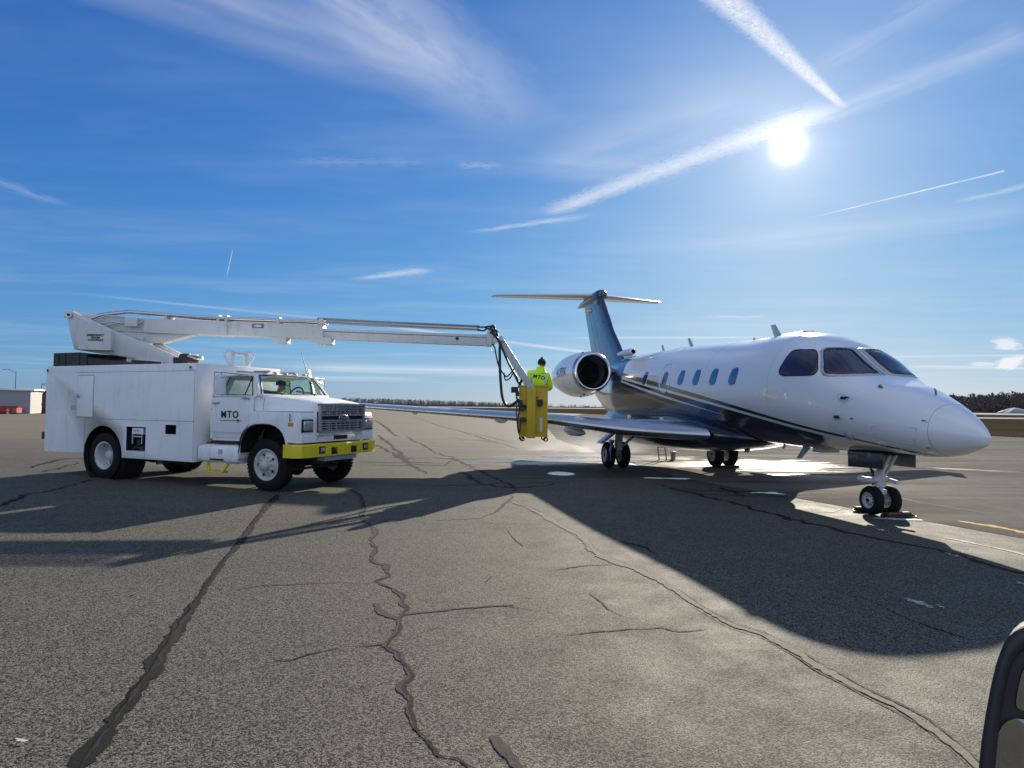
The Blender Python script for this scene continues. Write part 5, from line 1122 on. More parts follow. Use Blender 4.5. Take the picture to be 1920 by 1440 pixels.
# --- wings
def foil(ch, th, n=18):
    x = (1-np.cos(np.linspace(0, math.pi, n)))/2
    y = 5*th*(.2969*np.sqrt(x)-.126*x-.3516*x**2+.2843*x**3-.1015*x**4); cmb = .018*np.sin(math.pi*x)
    return x, cmb+y, cmb-y*.85
WST = [(1.0, 5.95, 1.12, 4.35, .115), (1.45, 6.45, 1.13, 3.95, .12), (1.9, 7.05, 1.145, 3.40, .13), (2.4, 7.50, 1.175, 3.02, .135), (4.0, 8.38, 1.365, 2.42, .12), (6.6, 9.70, 1.53, 1.85, .11), (8.7, 10.76, 1.66, 1.45, .105), (9.75, 11.35, 1.74, 1.18, .10), (10.05, 11.62, 1.83, 1.02, .095), (10.22, 11.9, 2.02, .86, .09), (10.38, 12.3, 2.5, .62, .085), (10.45, 12.52, 2.75, .42, .08)]
def wing(sg):
    n = 18; secs = []
    for (t, s, z, ch, th) in WST:
        x, yu, yl = foil(ch, th, n); secs.append((t, s, z, ch, x, yu, yl))
    k = 6                                                     # foil points that belong to the metal leading edge
    mainr, ler = [], []
    for (t, s, z, ch, x, yu, yl) in secs:
        tilt = 0 if t < 9.9 else min(1., (t-9.9)/.35)
        def P(i, y): 
            tt = t-(y*ch*tilt); return L(s+x[i]*ch, sg*tt, z+y*ch*(1-tilt)+.008*x[i]*ch)
        mainr.append([P(i, yu[i]) for i in range(k-1, n)]+[P(i, yl[i]) for i in range(n-2, k-2, -1)])
        ler.append([P(i, yl[i]) for i in range(k-1, 0, -1)]+[P(i, yu[i]) for i in range(0, k)])
    o = MB().loft(mainr).build('wing', WINGG, JET); o.data.set_sharp_from_angle(angle=R(50))
    e = MB().loft(ler[:10], closed=False, caps=False); e.build('leading_edge', ALU, o)
    MB().loft(ler[9:], closed=False, caps=False).build('winglet_edge', WINGG, o)
    for t, s, z, ln, r_ in ((3.05, 8.75, .99, 2.1, .15), (5.05, 9.2, 1.30, 1.9, .125), (7.35, 10.3, 1.49, 1.6, .11)):
        rings = []
        for q in np.linspace(0, 1, 16):
            rr = r_*max(.02, (math.sin(math.pi*min(1, q*1.6+.02)/2) if q < .6 else math.cos((q-.6)/.4*math.pi/2))**.6)
            rings.append([L(s+q*ln, sg*(t+rr*math.cos(a)), z+.05+.06*q+rr*1.05*math.sin(a)) for a in np.linspace(0, 2*math.pi, 17)[:-1]])
        MB().loft(rings).build('flap_fairing', WINGG, o)
    mb = MB()
    for t in np.arange(3.4, 5.2, .16):
        s_ = np.interp(t, [a[0] for a in WST], [a[1] for a in WST]); c_ = np.interp(t, [a[0] for a in WST], [a[3] for a in WST]); z_ = np.interp(t, [a[0] for a in WST], [a[2] for a in WST])
        mb.prism([(-(s_+c_*.10), z_+.03), (-(s_+c_*.10+.07), z_+.03), (-(s_+c_*.10+.06), z_+.115+.035*c_/2.4)], 'y', -sg*t-.004, -sg*t+.004)
    mb.build('vortex_vane', FRG, o)
    return o
wing(1); wing(-1)
# --- engines
def nacelle(sg):
    c0 = np.array([11.36, 2.0, 2.82])
    prof = [(.0, .515), (-.03, .53), (-.03, .55), (.02, .585), (.14, .625), (.4, .665), (.8, .70), (1.3, .715), (1.8, .70), (2.3, .645), (2.9, .55), (3.4, .46), (3.6, .42)]
    ax = (-1, 0, -.035); cc = L(c0[0], sg*c0[1], c0[2])
    def lath(p, drop=1., n=44):
        rings = []
        for h, r_ in p:
            dr = .045*min(1, max(0, h)/1.2)
            rings.append([(cc[0]-h, cc[1]+r_*math.cos(a), cc[2]-dr+r_*(1.03 if math.sin(a) < 0 else .98)*math.sin(a)) for a in np.linspace(0, 2*math.pi, n+1)[:-1]])
        return rings
    o = MB().loft(lath([p for p in prof if p[0] >= .14]), caps=False).build('engine_nacelle', JETW, JET)
    MB().loft(lath([(.28, .455), (.12, .465), (.03, .49), (-.015, .512), (-.035, .535), (-.02, .56), (.03, .59), (.14, .625)]), caps=False).build('inlet_lip', LIP, o)
    MB().loft(lath([(.28, .455), (.6, .47), (.85, .47)]), caps=False).build('inlet_duct', mat('duct_grey', (.16, .17, .18), .35, .4), o)
    mb = MB(); mb.loft(lath([(.86, .47), (.86, .02)]), caps=False); mb.build('fan_disc', mat('fan_shadow_grey', (.05, .052, .055), .5, .5), o)
    mb = MB()
    for k in range(22):
        a0_ = 2*math.pi*k/22; v = []
        for rr, tw, hh in ((.12, .10, .74), (.46, .24, .80)):
            for q, dh in ((0, -.03), (1, .04)): v.append((cc[0]-hh-dh, cc[1]+rr*math.cos(a0_+tw*q), cc[2]+rr*math.sin(a0_+tw*q)))
        mb._add(v, [(0, 1, 3, 2)])
    mb.build('fan_blade', mat('fan_titanium', (.14, .15, .16), .3, .9), o)
    MB().lathe([(-.52, .0), (-.6, .05), (-.72, .11), (-.8, .12)], cc, (1, 0, 0), 20).build('spinner', mat('spinner_black', (.02, .02, .02), .3), o)
    MB().loft(lath([(3.6, .42), (3.5, .36), (3.2, .34)]), caps=False).build('exhaust', mat('exhaust_metal', (.2, .19, .18), .4, .9), o); MB().loft(lath([(3.2, .34), (3.2, .01)]), caps=False).build('exhaust_core', DARK, o)
    mb = MB(); a = L(c0[0]+.55, sg*(c0[1]+.12), c0[2]-.71); mb.box(a[0]-.07, a[0]+.07, a[1]-.03, a[1]+.03, a[2]-.02, a[2]+.03); mb.tube([(a[0]-.3, a[1], a[2]-.0), (a[0]-.32, a[1], a[2]-.1)], .01); mb.box(a[0]+.15, a[0]+.22, a[1]+.1, a[1]+.16, a[2]+.03, a[2]+.07)
    a = L(c0[0]+.25, sg*(c0[1]+.25), c0[2]+.585); mb.box(a[0]-.04, a[0]+.04, a[1]-.02, a[1]+.02, a[2]-.02, a[2]+.01); mb.build('drain_vent', BLACK, o)
    line = MB(); line.loft(lath([(.95, .7095), (.956, .7105)]), caps=False); line.build('cowl_joint', PL, o)
    # registration wrapped on the outer side of the cowl
    fm = Matrix(((-sg, 0, 0, -(c0[0]+1.75)), (0, 0, 0, 0), (0, 1, 0, 0), (0, 0, 0, 1)))
    t_ = text_mb('417FX', .40, Matrix(((1, 0, 0, 0), (0, 1, 0, 0), (0, 0, 1, 0), (0, 0, 0, 1))), depth=.0, spacing=1.0)
    bm = bmesh.new(); me = bpy.data.meshes.new('t'); me.from_pydata([tuple(v) for v in t_.v], [], t_.f); bm.from_mesh(me); bmesh.ops.triangulate(bm, faces=bm.faces[:]); bmesh.ops.subdivide_edges(bm, edges=bm.edges[:], cuts=2, use_grid_fill=True)
    mb = MB(); vs = []
    for v in bm.verts:
        h = 1.15-(v.co.x if sg > 0 else -v.co.x); rr = np.interp(h, [p[0] for p in prof], [p[1] for p in prof])+.012; a = (v.co.y+.03)/.7
        dr = .045*min(1, max(0, h)/1.2); vs.append((cc[0]-h, cc[1]-sg*rr*math.cos(a), cc[2]-dr+rr*(1.03 if math.sin(a) < 0 else .98)*math.sin(a)))
    bm.verts.index_update(); mb._add(vs, [tuple(v.index for v in f.verts) for f in bm.faces]); bm.free(); mb.build('registration', mat('registration_blue', (.05, .09, .18), .4), o)
    # pylon
    rings = []
    for q in np.linspace(0, 1, 6):
        t = .95+q*.60; rings.append([L(12.1+.25*q+x*2.7, sg*t, 2.86+.22*y) for x, y in ((0, 0), (.05, .4), (.25, .8), (.6, .6), (1, 0), (.6, -.6), (.25, -.8), (.05, -.4))])
    MB().loft(rings).build('pylon', TAILB, JET)
    return o
nacelle(1); nacelle(-1)
# --- fin, tailplane, bullet
fin_ = []
for z, s0_, s1_, th in ((3.1, 13.35, 17.25, .17), (3.6, 14.0, 17.6, .165), (4.55, 15.12, 18.07, .16), (5.6, 16.0, 18.6, .17), (6.12, 16.42, 18.85, .17)):
    ch = s1_-s0_; x, yu, yl = foil(ch, 1., 14); hw = [th*1.0*5*(.2969*math.sqrt(a)-.126*a-.3516*a*a+.2843*a**3-.1015*a**4)*1.35 for a in x]
    fin_.append([L(s0_+x[i]*ch, hw[i], z) for i in range(14)]+[L(s0_+x[i]*ch, -hw[i], z) for i in range(12, 0, -1)])
FINB = mat('fin_blue', (.042, .08, .145), .22, .4, var=.05, nscale=.5, coat=.9)
fin = MB().loft(fin_).build('tail_fin', FINB, JET); fin.data.set_sharp_from_angle(angle=R(60))
mb = MB(); rg_ = []
for sec, k_ in zip(fin_, (1, 1, 1, 1, 1)): rg_.append([ (p[0]+.006*(1 if i == 0 else 0), p[1]*1.04, p[2]) for i, p in list(enumerate(sec))[-4:]+list(enumerate(sec))[:5]])
mb.loft(rg_, closed=False, caps=False); mb.build('fin_leading_edge', TAILB, fin)
mb = MB(); rg_ = []
for z in (3.3, 6.0):
    q0, q1 = np.interp(z, [3.1, 4.55, 6.12], [17.25, 18.07, 18.85])-.95, .01; rg_.append(q0)
mb.bar(L(rg_[0], .155, 3.5), L(rg_[1]-.1, .13, 5.7), .006, .02); mb.build('rudder_joint', PL, fin)
mb = MB(); s_, z_ = jp(1121, 603, .2)
for p in ([(-.16, .0), (-.06, .035), (.0, .02), (-.05, .0)], [(-.02, .01), (.04, .045), (.16, .0), (.05, .005), (.02, -.03)]): mb.prism([(-(s_-a), z_+b_) for a, b_ in p], 'y', -.262, -.256)
mb.build('fin_emblem', TAILB, fin)
bul = []
for s, r_, zc in ((16.33, .02, 6.10), (16.36, .14, 6.10), (16.45, .20, 6.10), (16.7, .235, 6.1), (17.3, .235, 6.09), (18.2, .20, 6.08), (19.0, .13, 6.07), (19.7, .03, 6.05)):
    bul.append([L(s, r_*math.cos(a), zc+r_*1.0*math.sin(a)) for a in np.linspace(0, 2*math.pi, 25)[:-1]])
MB().loft(bul).build('tail_bullet', TAILB, fin)
mb = MB(); mb.loft([[L(s, .16*k_*math.cos(a), z+.30*k_*math.sin(a)) for a in np.linspace(0, 2*math.pi, 19)[:-1]] for s, k_, z in ((16.40, .5, 5.95), (16.5, .9, 5.9), (16.75, 1.0, 5.95), (17.2, .8, 6.0))]); mb.build('bullet_fairing', TAILB, fin)
mb = MB(); s_, z_ = jp(1102, 584, .1); mb.loft([[L(s_+q*.9-.45, .22*k_*math.cos(a), z_+.13*k_*math.sin(a)) for a in np.linspace(0, 2*math.pi, 15)[:-1]] for q, k_ in ((0, .25), (.2, .9), (.5, 1), (.8, .7), (1, .1))]); mb.build('trim_fairing', JETW, fin)
def stab(sg):
    secs = []
    for t, s, z, ch, th in ((.0, 16.95, 6.16, 1.95, .10), (.5, 17.28, 6.19, 1.82, .10), (3.6, 19.25, 6.40, .95, .09), (3.80, 19.50, 6.415, .72, .07)):
        x, yu, yl = foil(ch, th, 14); secs.append([L(s+x[i]*ch, sg*t, z+yu[i]*ch+.055*x[i]*ch) for i in range(14)]+[L(s+x[i]*ch, sg*t, z+yl[i]*ch+.055*x[i]*ch) for i in range(12, 0, -1)])
    o = MB().loft(secs).build('tailplane', mat('tailplane_white', (.62, .60, .57), .3, coat=.4), JET); o.data.set_sharp_from_angle(angle=R(50)); return o
stab(1); stab(-1)
s_, z_ = jp(1188, 659, 0)
mb = MB(); mb.lathe([(-.02, .075), (-.02, .09), (.0, .11), (.2, .125), (.6, .13), (1.3, .10)], L(s_+.05, 0, z_), (-1, 0, 0), 20); mb.box(-s_-.9, -s_-.2, -.05, .05, z_-.25, z_); o = mb.build('ram_air_scoop', JETW, JET); MB().lathe([(-.0, .075), (.12, .07), (.12, .0)], L(s_+.05, 0, z_), (-1, 0, 0), 16).build('scoop_mouth', DARK, o)
# --- landing gear
def jwheel(s, t, r_, wd, sg, parent, spokes=True):
    w2 = wd/2; p = [(-w2+.02, r_*.5), (-w2, r_*.62), (-w2, r_*.8), (-w2+.03, r_*.94), (-w2*.5, r_*.995), (0, r_), (w2*.5, r_*.995), (w2-.03, r_*.94), (w2, r_*.8), (w2, r_*.62), (w2-.02, r_*.5)]
    o = MB().lathe(p, L(s, t, r_), (0, 1, 0), 44).build('wheel', RUBBER, parent)
    for d in (-1, 1):
        mb = MB(); mb.lathe([(w2-.012, r_*.52), (w2-.004, r_*.56), (w2-.03, r_*.45), (w2-.06, r_*.40), (w2-.03, r_*.2), (w2-.01, r_*.12), (w2-.01, 0)], L(s, t, r_), (0, d, 0), 32); rim = mb.build('rim', RIMW, o)
        mb = MB()
        for k in range(9):
            a = 2*math.pi*k/9; c = L(s+r_*.31*math.cos(a), t, r_+r_*.31*math.sin(a)); mb.lathe([(w2-.035, r_*.055), (w2-.030, .0)], c, (0, d, 0), 10)
        mb.lathe([(w2-.012, r_*.13), (w2+.005, r_*.1), (w2+.005, 0)], L(s, t, r_), (0, d, 0), 12); mb.build('rim_hole', DARK, o)
    return o
GEARW = mat('gear_white', (.62, .63, .64), .35, var=.15, nscale=12, dirt=(.2, .18, .15), dirt_amt=.5)
ng = MB(); S0 = 2.04
ng.tube([L(S0-.02, 0, 1.12), L(S0, 0, .62)], .055, 14); ng.tube([L(S0, 0, .72), L(S0, 0, .46)], .085, 14); ng.tube([L(S0, 0, .55), L(S0, 0, .30)], .045, 12); ng.box(-S0-.07, -S0+.07, -.07, .07, .34, .42)
ng.tube([L(S0, -.17, .235), L(S0, .17, .235)], .03, 10); ng.bar(L(S0, 0, .38), L(S0, 0, .20), .06, .05)
ngo = ng.build('nose_gear_strut', GEARW, JET, bevel=.004)
mb = MB(); mb.tube([L(S0-.05, .05, .66), L(S0-.33, .06, 1.08)], .03, 8); mb.tube([L(S0-.05, -.05, .66), L(S0-.33, -.06, 1.08)], .03, 8); mb.tube([L(S0+.02, .1, .56), L(S0+.30, .16, .57)], .045, 10); mb.tube([L(S0-.05, -.14, .57), L(S0-.22, -.14, .55)], .035, 10); mb.lathe([(-.14, .05), (.14, .05)], L(S0, 0, .58), (0, 1, 0), 12, caps=True)
mb.tube([L(S0+.08, .02, .52), L(S0+.22, .02, .40), L(S0+.06, .02, .28)], .022, 8); mb.build('drag_brace', GEARW, ngo)
mb = MB(); 
for k in range(5): mb.tube([L(S0+.07, .06-.02*k, .98), L(S0+.16+.02*k, .06-.02*k, .78), L(S0+.09, .06-.02*k, .62), L(S0+.12, .05, .45)], .009, 6, smooth_path=4)
mb.build('brake_line', HOSE, ngo)
jwheel(S0, .165, .238, .165, 1, ngo); jwheel(S0, -.165, .238, .165, -1, ngo)
NGD = mat('gear_door_dark', (.03, .033, .045), .25, coat=.6)
mb = MB(); mb.prism([(-1.62, 1.04), (-2.42, 1.02), (-2.42, .765), (-1.62, .79)], 'y', -.31, -.29); mb.build('gear_door', NGD, ngo, bevel=.008)
mb = MB(); mb.prism([(-1.62, 1.04), (-2.42, 1.02), (-2.42, .80), (-1.62, .81)], 'y', .29, .31); mb.build('gear_door', mat('gear_door_inner', (.22, .21, .2), .5, var=.3, nscale=9), ngo, bevel=.008)
mb = MB(); mb.box(-2.45, -1.5, -.27, .27, 1.02, 1.055); mb.build('gear_bay', DARK, ngo)
def main_gear(sg):
    s, t = 10.26, 1.66*sg; r_ = .37
    mb = MB(); mb.tube([L(s-.28, t*.97, 1.15), L(s-.22, t*.99, .62)], .085, 14); mb.box(-(s-.14), -(s-.34), -t-.075, -t+.075, .52, .72); mb.bar(L(s-.24, t, .58), L(s+.02, t, .37), .11, .13); mb.tube([L(s-.02, t, .62), L(s-.12, t, 1.0)], .05, 12); mb.tube([L(s, t-.2, r_), L(s, t+.2, r_)], .045, 10)
    o = mb.build('main_gear_strut', GEARW, JET, bevel=.006)
    mb = MB(); mb.tube([L(s-.24, t-sg*.06, .58), L(s-.1, t-sg*.55, .95)], .038, 10); mb.tube([L(s-.2, t-sg*.05, .9), L(s-.35, t-sg*.22, 1.05)], .025, 8); mb.build('side_brace', GEARW, o)
    jwheel(s, t+.22, r_, .24, 1, o); jwheel(s, t-.22, r_, .24, -1, o)
    y0 = t+sg*.30
    mb = MB(); mb.loft([[L(s-.50, t+sg*.14, 1.02), L(s+.10, t+sg*.14, 1.02), L(s+.10, t+sg*.17, 1.02), L(s-.50, t+sg*.17, 1.02)], [L(s-.46, t+sg*.55, .70), L(s+.06, t+sg*.55, .70), L(s+.06, t+sg*.575, .71), L(s-.46, t+sg*.575, .71)]], smooth=False); mb.build('gear_door', mat('gear_door_blue', (.10, .14, .22), .25, .3, coat=.7), o, bevel=.006)
    mb = MB(); mb.loft([[L(s-.40, y0-.13*sg, .80), L(s-.05, y0-.10*sg, .82), L(s-.05, y0-.085*sg, .82), L(s-.40, y0-.115*sg, .80)], [L(s-.42, y0-.02*sg, .55), L(s-.12, y0+.03*sg, .5), L(s-.12, y0+.045*sg, .5), L(s-.42, y0-.005*sg, .55)], [L(s-.38, y0-.03*sg, .22), L(s-.22, y0+.02*sg, .2), L(s-.22, y0+.035*sg, .2), L(s-.38, y0-.015*sg, .22)]], smooth=False); mb.build('wheel_door', mat('gear_door_blue', (.1, .14, .22), .25), o, bevel=.005)
    return o
main_gear(1); main_gear(-1)

# ---------------------------------------------------------------- chocks, ladder and bin round the jet
CHK = mat('chock_rubber', (.016, .013, .012), .7, var=.4, nscale=20); ORG = mat('chock_stripe', (.38, .16, .03), .5, var=.2)
def chock(s, t, ln, label, face=1, h=.085):
    p = MJ @ Vector(L(s, t, 0)); o = MB().prism([(-.09, .012), (.09, .012), (.035, h), (-.035, h)], 'y', -ln/2, ln/2).build('wheel_chock', CHK, None, bevel=.008)
    o.location = p; o.rotation_euler = (0, 0, math.atan2(JF[1], JF[0])); tag(o, label, 'wheel chock', 'wheel chocks under the jet')
    mb = MB(); mb.bar((.060, -ln/2+.03, .072), (.060, ln/2-.03, .072), .008, .018, up=(.5, 0, 1)); mb.build('stripe', ORG, o)
    mb = MB(); mb.tube([(-.0, ln/2, .05), (.05, ln/2+.06, .02), (.12, ln/2+.03, .018)], .012, 6, smooth_path=3); mb.tube([(-.0, -ln/2, .05), (.02, -ln/2-.07, .03), (.1, -ln/2-.1, .018)], .014, 6, smooth_path=3); mb.build('rope', HOSE, o); return o
chock(S0-.29, -.06, .46, 'dark rubber chock with orange stripe in front of the nose wheels'); chock(S0+.30, -.02, .5, 'dark rubber chock behind the nose wheels, mostly hidden by the tyre')
chock(10.26-.44, -1.62, .62, 'dark chock with orange stripe in front of the far main wheels')
lp = ground(1243, 863); mb = MB()
for k in (-.12, .12): mb.bar((k, 0, .0), (k-.10, .05, .85), .03, .04)
for z in (.2, .42, .64): mb.bar((-.12-.1*z/.85, .05*z/.85, z), (.12-.1*z/.85, .05*z/.85, z), .025)
o = mb.build('step_ladder', GREYP); o.location = lp; tag(o, 'small metal ladder standing on the far side of the jet belly', 'ladder')
lp = ground(1262, 862.5); mb = MB(); mb.lathe([(0, .075), (.24, .085), (.25, .105), (.28, .105), (.285, .0)], (0, 0, 0.004), (0, 0, 1), 18, caps=True); o = mb.build('waste_bin', GREYP); o.location = lp; tag(o, 'little dark grey bin on the ground seen beneath the jet belly', 'bin')

# ---------------------------------------------------------------- people
SKIN = mat('skin', (.42, .24, .16), .55, var=.1); HIV = mat('hi_vis_lime', (.62, 1.0, .03), .7, var=.08, nscale=14, bump=.4, bscale=18); TROU = mat('work_trousers', (.03, .035, .05), .85); KNIT = mat('knit_black', (.012, .012, .014), .9, bump=.5, bscale=90); TAPE = mat('reflective_tape', (.42, .46, .46), .3, .3)
def skin_obj(name, verts, edges, radii, m, parent=None, root=0, sub=2, M=None):
    me = bpy.data.meshes.new(name); me.from_pydata([tuple((M @ Vector(v)) if M is not None else v) for v in verts], edges, []); o = bpy.data.objects.new(name, me); COL.objects.link(o)
    o.modifiers.new('skin', 'SKIN'); o.modifiers['skin'].use_smooth_shade = True; o.modifiers.new('sub', 'SUBSURF').levels = sub; o.modifiers['sub'].render_levels = sub
    for i, r_ in enumerate(radii): me.skin_vertices[0].data[i].radius = r_ if isinstance(r_, tuple) else (r_, r_)
    me.skin_vertices[0].data[root].use_root = True
    freeze(o); o.data.materials.clear(); o.data.materials.append(m)
    for p in o.data.polygons: p.use_smooth = True
    if parent: o.parent = parent
    return o
def figure(J_, M, label, name='person'):
    """J_: joints; body grown as one skin surface with head, arms, legs and five-fingered hands"""
    V, E, Rr = [], [], []
    def add(p, r_, prev=None):
        V.append(tuple(p)); Rr.append(r_); i = len(V)-1
        if prev is not None: E.append((prev, i))
        return i
    pel = add(J_['pelvis'], (.15, .12)); ch = add(J_['chest'], (.15, .10), pel); nb = add(J_['neckbase'], (.065, .06), ch); nk = add(J_['neck'], .055, nb)
    hd = Vector(J_['head']); f = Vector(J_['face']).normalized(); jaw = add(hd+f*.03+Vector((0, 0, -.07)), (.065, .07), nk); mid = add(hd, (.078, .092), jaw); top = add(hd+Vector((0, 0, .075))-f*.01, (.068, .08), mid)
    add(hd+f*.105+Vector((0, 0, -.01)), .014, mid)
    for k in ('L', 'R'):
        sh = add(J_['sh'+k], .06, ch); el = add(J_['el'+k], .045, sh); wr = add(J_['wr'+k], .03, el)
        d = Vector(J_['hand'+k]).normalized(); side = d.cross(Vector((0, 0, 1))); side = side.normalized() if side.length > .1 else Vector((1, 0, 0)); dn = d.cross(side)
        pm = add(Vector(J_['wr'+k])+d*.06, (.036, .018), wr)
        for q, ln in ((-.03, .07), (-.01, .085), (.012, .08), (.032, .065)):
            a = add(Vector(J_['wr'+k])+d*.105+side*q, .0095, pm); b = add(Vector(V[a])+d*ln*.5-dn*.01, .009, a); add(Vector(V[b])+d*ln*.4-dn*.03, .0075, b)
        a = add(Vector(J_['wr'+k])+d*.05+side*(.05 if k == 'L' else -.05), .011, pm); add(Vector(V[a])+d*.04-dn*.02, .009, a)
    for k in ('L', 'R'):
        hp = add(J_['hip'+k], .085, pel); kn = add(J_['kn'+k], .06, hp); an = add(J_['an'+k], .045, kn); add(Vector(J_['an'+k])+Vector(J_['face'])*.18+Vector((0, 0, -.05)), .04, an)
    o = skin_obj(name, V, E, Rr, SKIN, M=M); tag(o, label, 'person')
    jc = [J_['pelvis'], J_['chest'], Vector(J_['neckbase'])+Vector((0, 0, .0)), J_['shL'], J_['elL'], Vector(J_['wrL'])*.85+Vector(J_['elL'])*.15, J_['shR'], J_['elR'], Vector(J_['wrR'])*.85+Vector(J_['elR'])*.15]
    jk = skin_obj('jacket', jc, [(0, 1), (1, 2), (1, 3), (3, 4), (4, 5), (1, 6), (6, 7), (7, 8)], [(.225, .17), (.245, .18), (.12, .11), .115, .09, .06, .115, .09, .06], HIV, o, M=M)
    hk = Vector(J_['pelvis']); tr = skin_obj('trousers', [hk+Vector((0, 0, -.02)), J_['hipL'], J_['knL'], J_['anL'], J_['hipR'], J_['knR'], J_['anR']], [(0, 1), (1, 2), (2, 3), (0, 4), (4, 5), (5, 6)], [(.17, .14), .105, .085, .07, .105, .085, .07], TROU, o, M=M)
    return o
uc = (BK0+BK1)/2+.12; fz = BKZ0+.06
Jw = dict(pelvis=(uc, .02, fz+.98), chest=(uc+.01, .06, fz+1.32), neckbase=(uc+.055, .10, fz+1.53), neck=(uc+.07, .13, fz+1.58), head=(uc+.09, .16, fz+1.70), face=(.55, .8, -.25),
          shL=(uc-.20, .06, fz+1.46), elL=(uc-.27, .12, fz+1.15), wrL=(uc-.12, .30, fz+1.10), handL=(.4, .9, -.1), shR=(uc+.22, .08, fz+1.44), elR=(uc+.295, .10, fz+1.13), wrR=(uc+.25, .33, fz+1.08), handR=(.2, .95, 0),
          hipL=(uc-.1, .02, fz+.90), knL=(uc-.1, .06, fz+.50), anL=(uc-.1, .0, fz+.09), hipR=(uc+.1, .02, fz+.90), knR=(uc+.1, .06, fz+.50), anR=(uc+.1, .0, fz+.09))
wk = figure(Jw, MBW, 'worker in lime hi-vis jacket and black beanie standing in the yellow bucket with back turned')
hat = MB(MBW); hd = Vector(Jw['head'])
rings = []
for h, r_ in ((-.03, .098), (.0, .104), (.05, .100), (.09, .078), (.12, .04), (.125, .01)): rings.append([(hd[0]+r_*math.cos(a)*1.0, hd[1]+r_*1.1*math.sin(a), hd[2]+.02+h) for a in np.linspace(0, 6.283, 19)[:-1]])
hat.loft(rings); hat.lathe([(-.025, .0), (-.02, .02), (0, .032), (.02, .024), (.03, 0)], (hd[0], hd[1], hd[2]+.155), (0, 0, 1), 12); hat.build('beanie', KNIT, wk)
col_ = MB(MBW); rings = []
for h, r_ in ((-.07, .165), (-.02, .135), (.05, .108), (.10, .098)): rings.append([(uc+.06+.02*h+r_*math.cos(a), .115+.1*h+r_*math.sin(a), fz+1.54+h) for a in np.linspace(0, 6.283, 19)[:-1]])
col_.loft(rings, caps=False); col_.build('collar', HIV, wk)
jk = [c for c in wk.children if c.name.startswith('jacket')][0]
from mathutils.bvhtree import BVHTree
bvh = BVHTree.FromPolygons([v.co.copy() for v in jk.data.vertices], [tuple(p.vertices) for p in jk.data.polygons])
MBWi = MBW.inverted()
def on_back(u, z, off=.006):
    """point on the back of the jacket (the side towards -y of the boom frame)"""
    h = bvh.ray_cast(MBW @ Vector((u, -1.2, z)), (MBW.to_3x3() @ Vector((0, 1, 0))))
    p = MBWi @ h[0] if h[0] is not None else Vector((u, -.1, z)); return Vector((p[0], p[1]-off, p[2]))
def back_strip(name, pts, wd, m):
    mb = MB(MBW); P_ = []
    for (u0, z0_), (u1, z1_) in zip(pts, pts[1:]):
        for k in range(8): P_.append((u0+(u1-u0)*k/8, z0_+(z1_-z0_)*k/8))
    P_.append(pts[-1]); a = [on_back(u, z+wd/2*abs(math.cos(math.atan2(0, 1)))) for u, z in P_]
    d = np.array(pts[-1])-np.array(pts[0]); d = d/np.linalg.norm(d); nx, nz = -d[1]*wd/2, d[0]*wd/2
    A = [on_back(u+nx, z+nz) for u, z in P_]; B = [on_back(u-nx, z-nz) for u, z in P_]; n = len(A)
    mb._add(A+B, [(i, i+1, n+i+1, n+i) for i in range(n-1)]); return mb.build(name, m, jk)
back_strip('reflective_strip', [(uc-.17, fz+1.48), (uc-.18, fz+1.14)], .045, TAPE); back_strip('reflective_strip', [(uc+.19, fz+1.44), (uc+.15, fz+1.10)], .045, TAPE); back_strip('reflective_strip', [(uc-.19, fz+1.17), (uc, fz+1.14), (uc+.19, fz+1.06)], .045, TAPE)
t_ = text_mb('MTO', .125, Matrix.Identity(4), bold=.005, depth=0, spacing=1.15); mb = MB(MBW); ang_ = -.20
mb._add([on_back(uc+.015+v[0]*math.cos(ang_)-v[1]*math.sin(ang_), fz+1.37+v[0]*math.sin(ang_)+v[1]*math.cos(ang_), .008) for v in t_.v], t_.f); mb.build('lettering', mat('print_green', (.01, .05, .02), .6), jk)
# the driver behind the windscreen (truck frame, seat at the left)
dy = 1.62
Jd = dict(pelvis=(3.38, dy, 1.50), chest=(3.36, dy, 1.80), neckbase=(3.39, dy, 1.98), neck=(3.41, dy, 2.02), head=(3.46, dy-.02, 2.125), face=(.8, .55, 0),
          shL=(3.37, dy+.19, 1.90), elL=(3.50, dy+.26, 1.68), wrL=(3.70, dy+.16, 1.80), handL=(1, 0, .2), shR=(3.37, dy-.19, 1.90), elR=(3.52, dy-.25, 1.68), wrR=(3.68, dy-.10, 1.80), handR=(1, .1, .2),
          hipL=(3.42, dy+.1, 1.48), knL=(3.78, dy+.12, 1.44), anL=(3.86, dy+.12, 1.14), hipR=(3.42, dy-.1, 1.48), knR=(3.78, dy-.12, 1.44), anR=(3.86, dy-.12, 1.14))
dr = figure(Jd, MT, 'driver in hi-vis jacket and dark cap sitting behind the truck windscreen')
cap = MB(MT); hd = Vector(Jd['head']); rings = []
for h, r_ in ((.0, .102), (.03, .106), (.07, .098), (.10, .07), (.115, .02)): rings.append([(hd[0]+r_*math.cos(a)*1.1, hd[1]+r_*math.sin(a), hd[2]+.02+h) for a in np.linspace(0, 6.283, 19)[:-1]])
cap.loft(rings); cap.prism([(hd[0]+.05, hd[1]-.06), (hd[0]+.19, hd[1]+.03), (hd[0]+.17, hd[1]+.12), (hd[0]+.0, hd[1]+.10)], 'z', hd[2]+.015, hd[2]+.03); cap.build('cap', KNIT, dr)

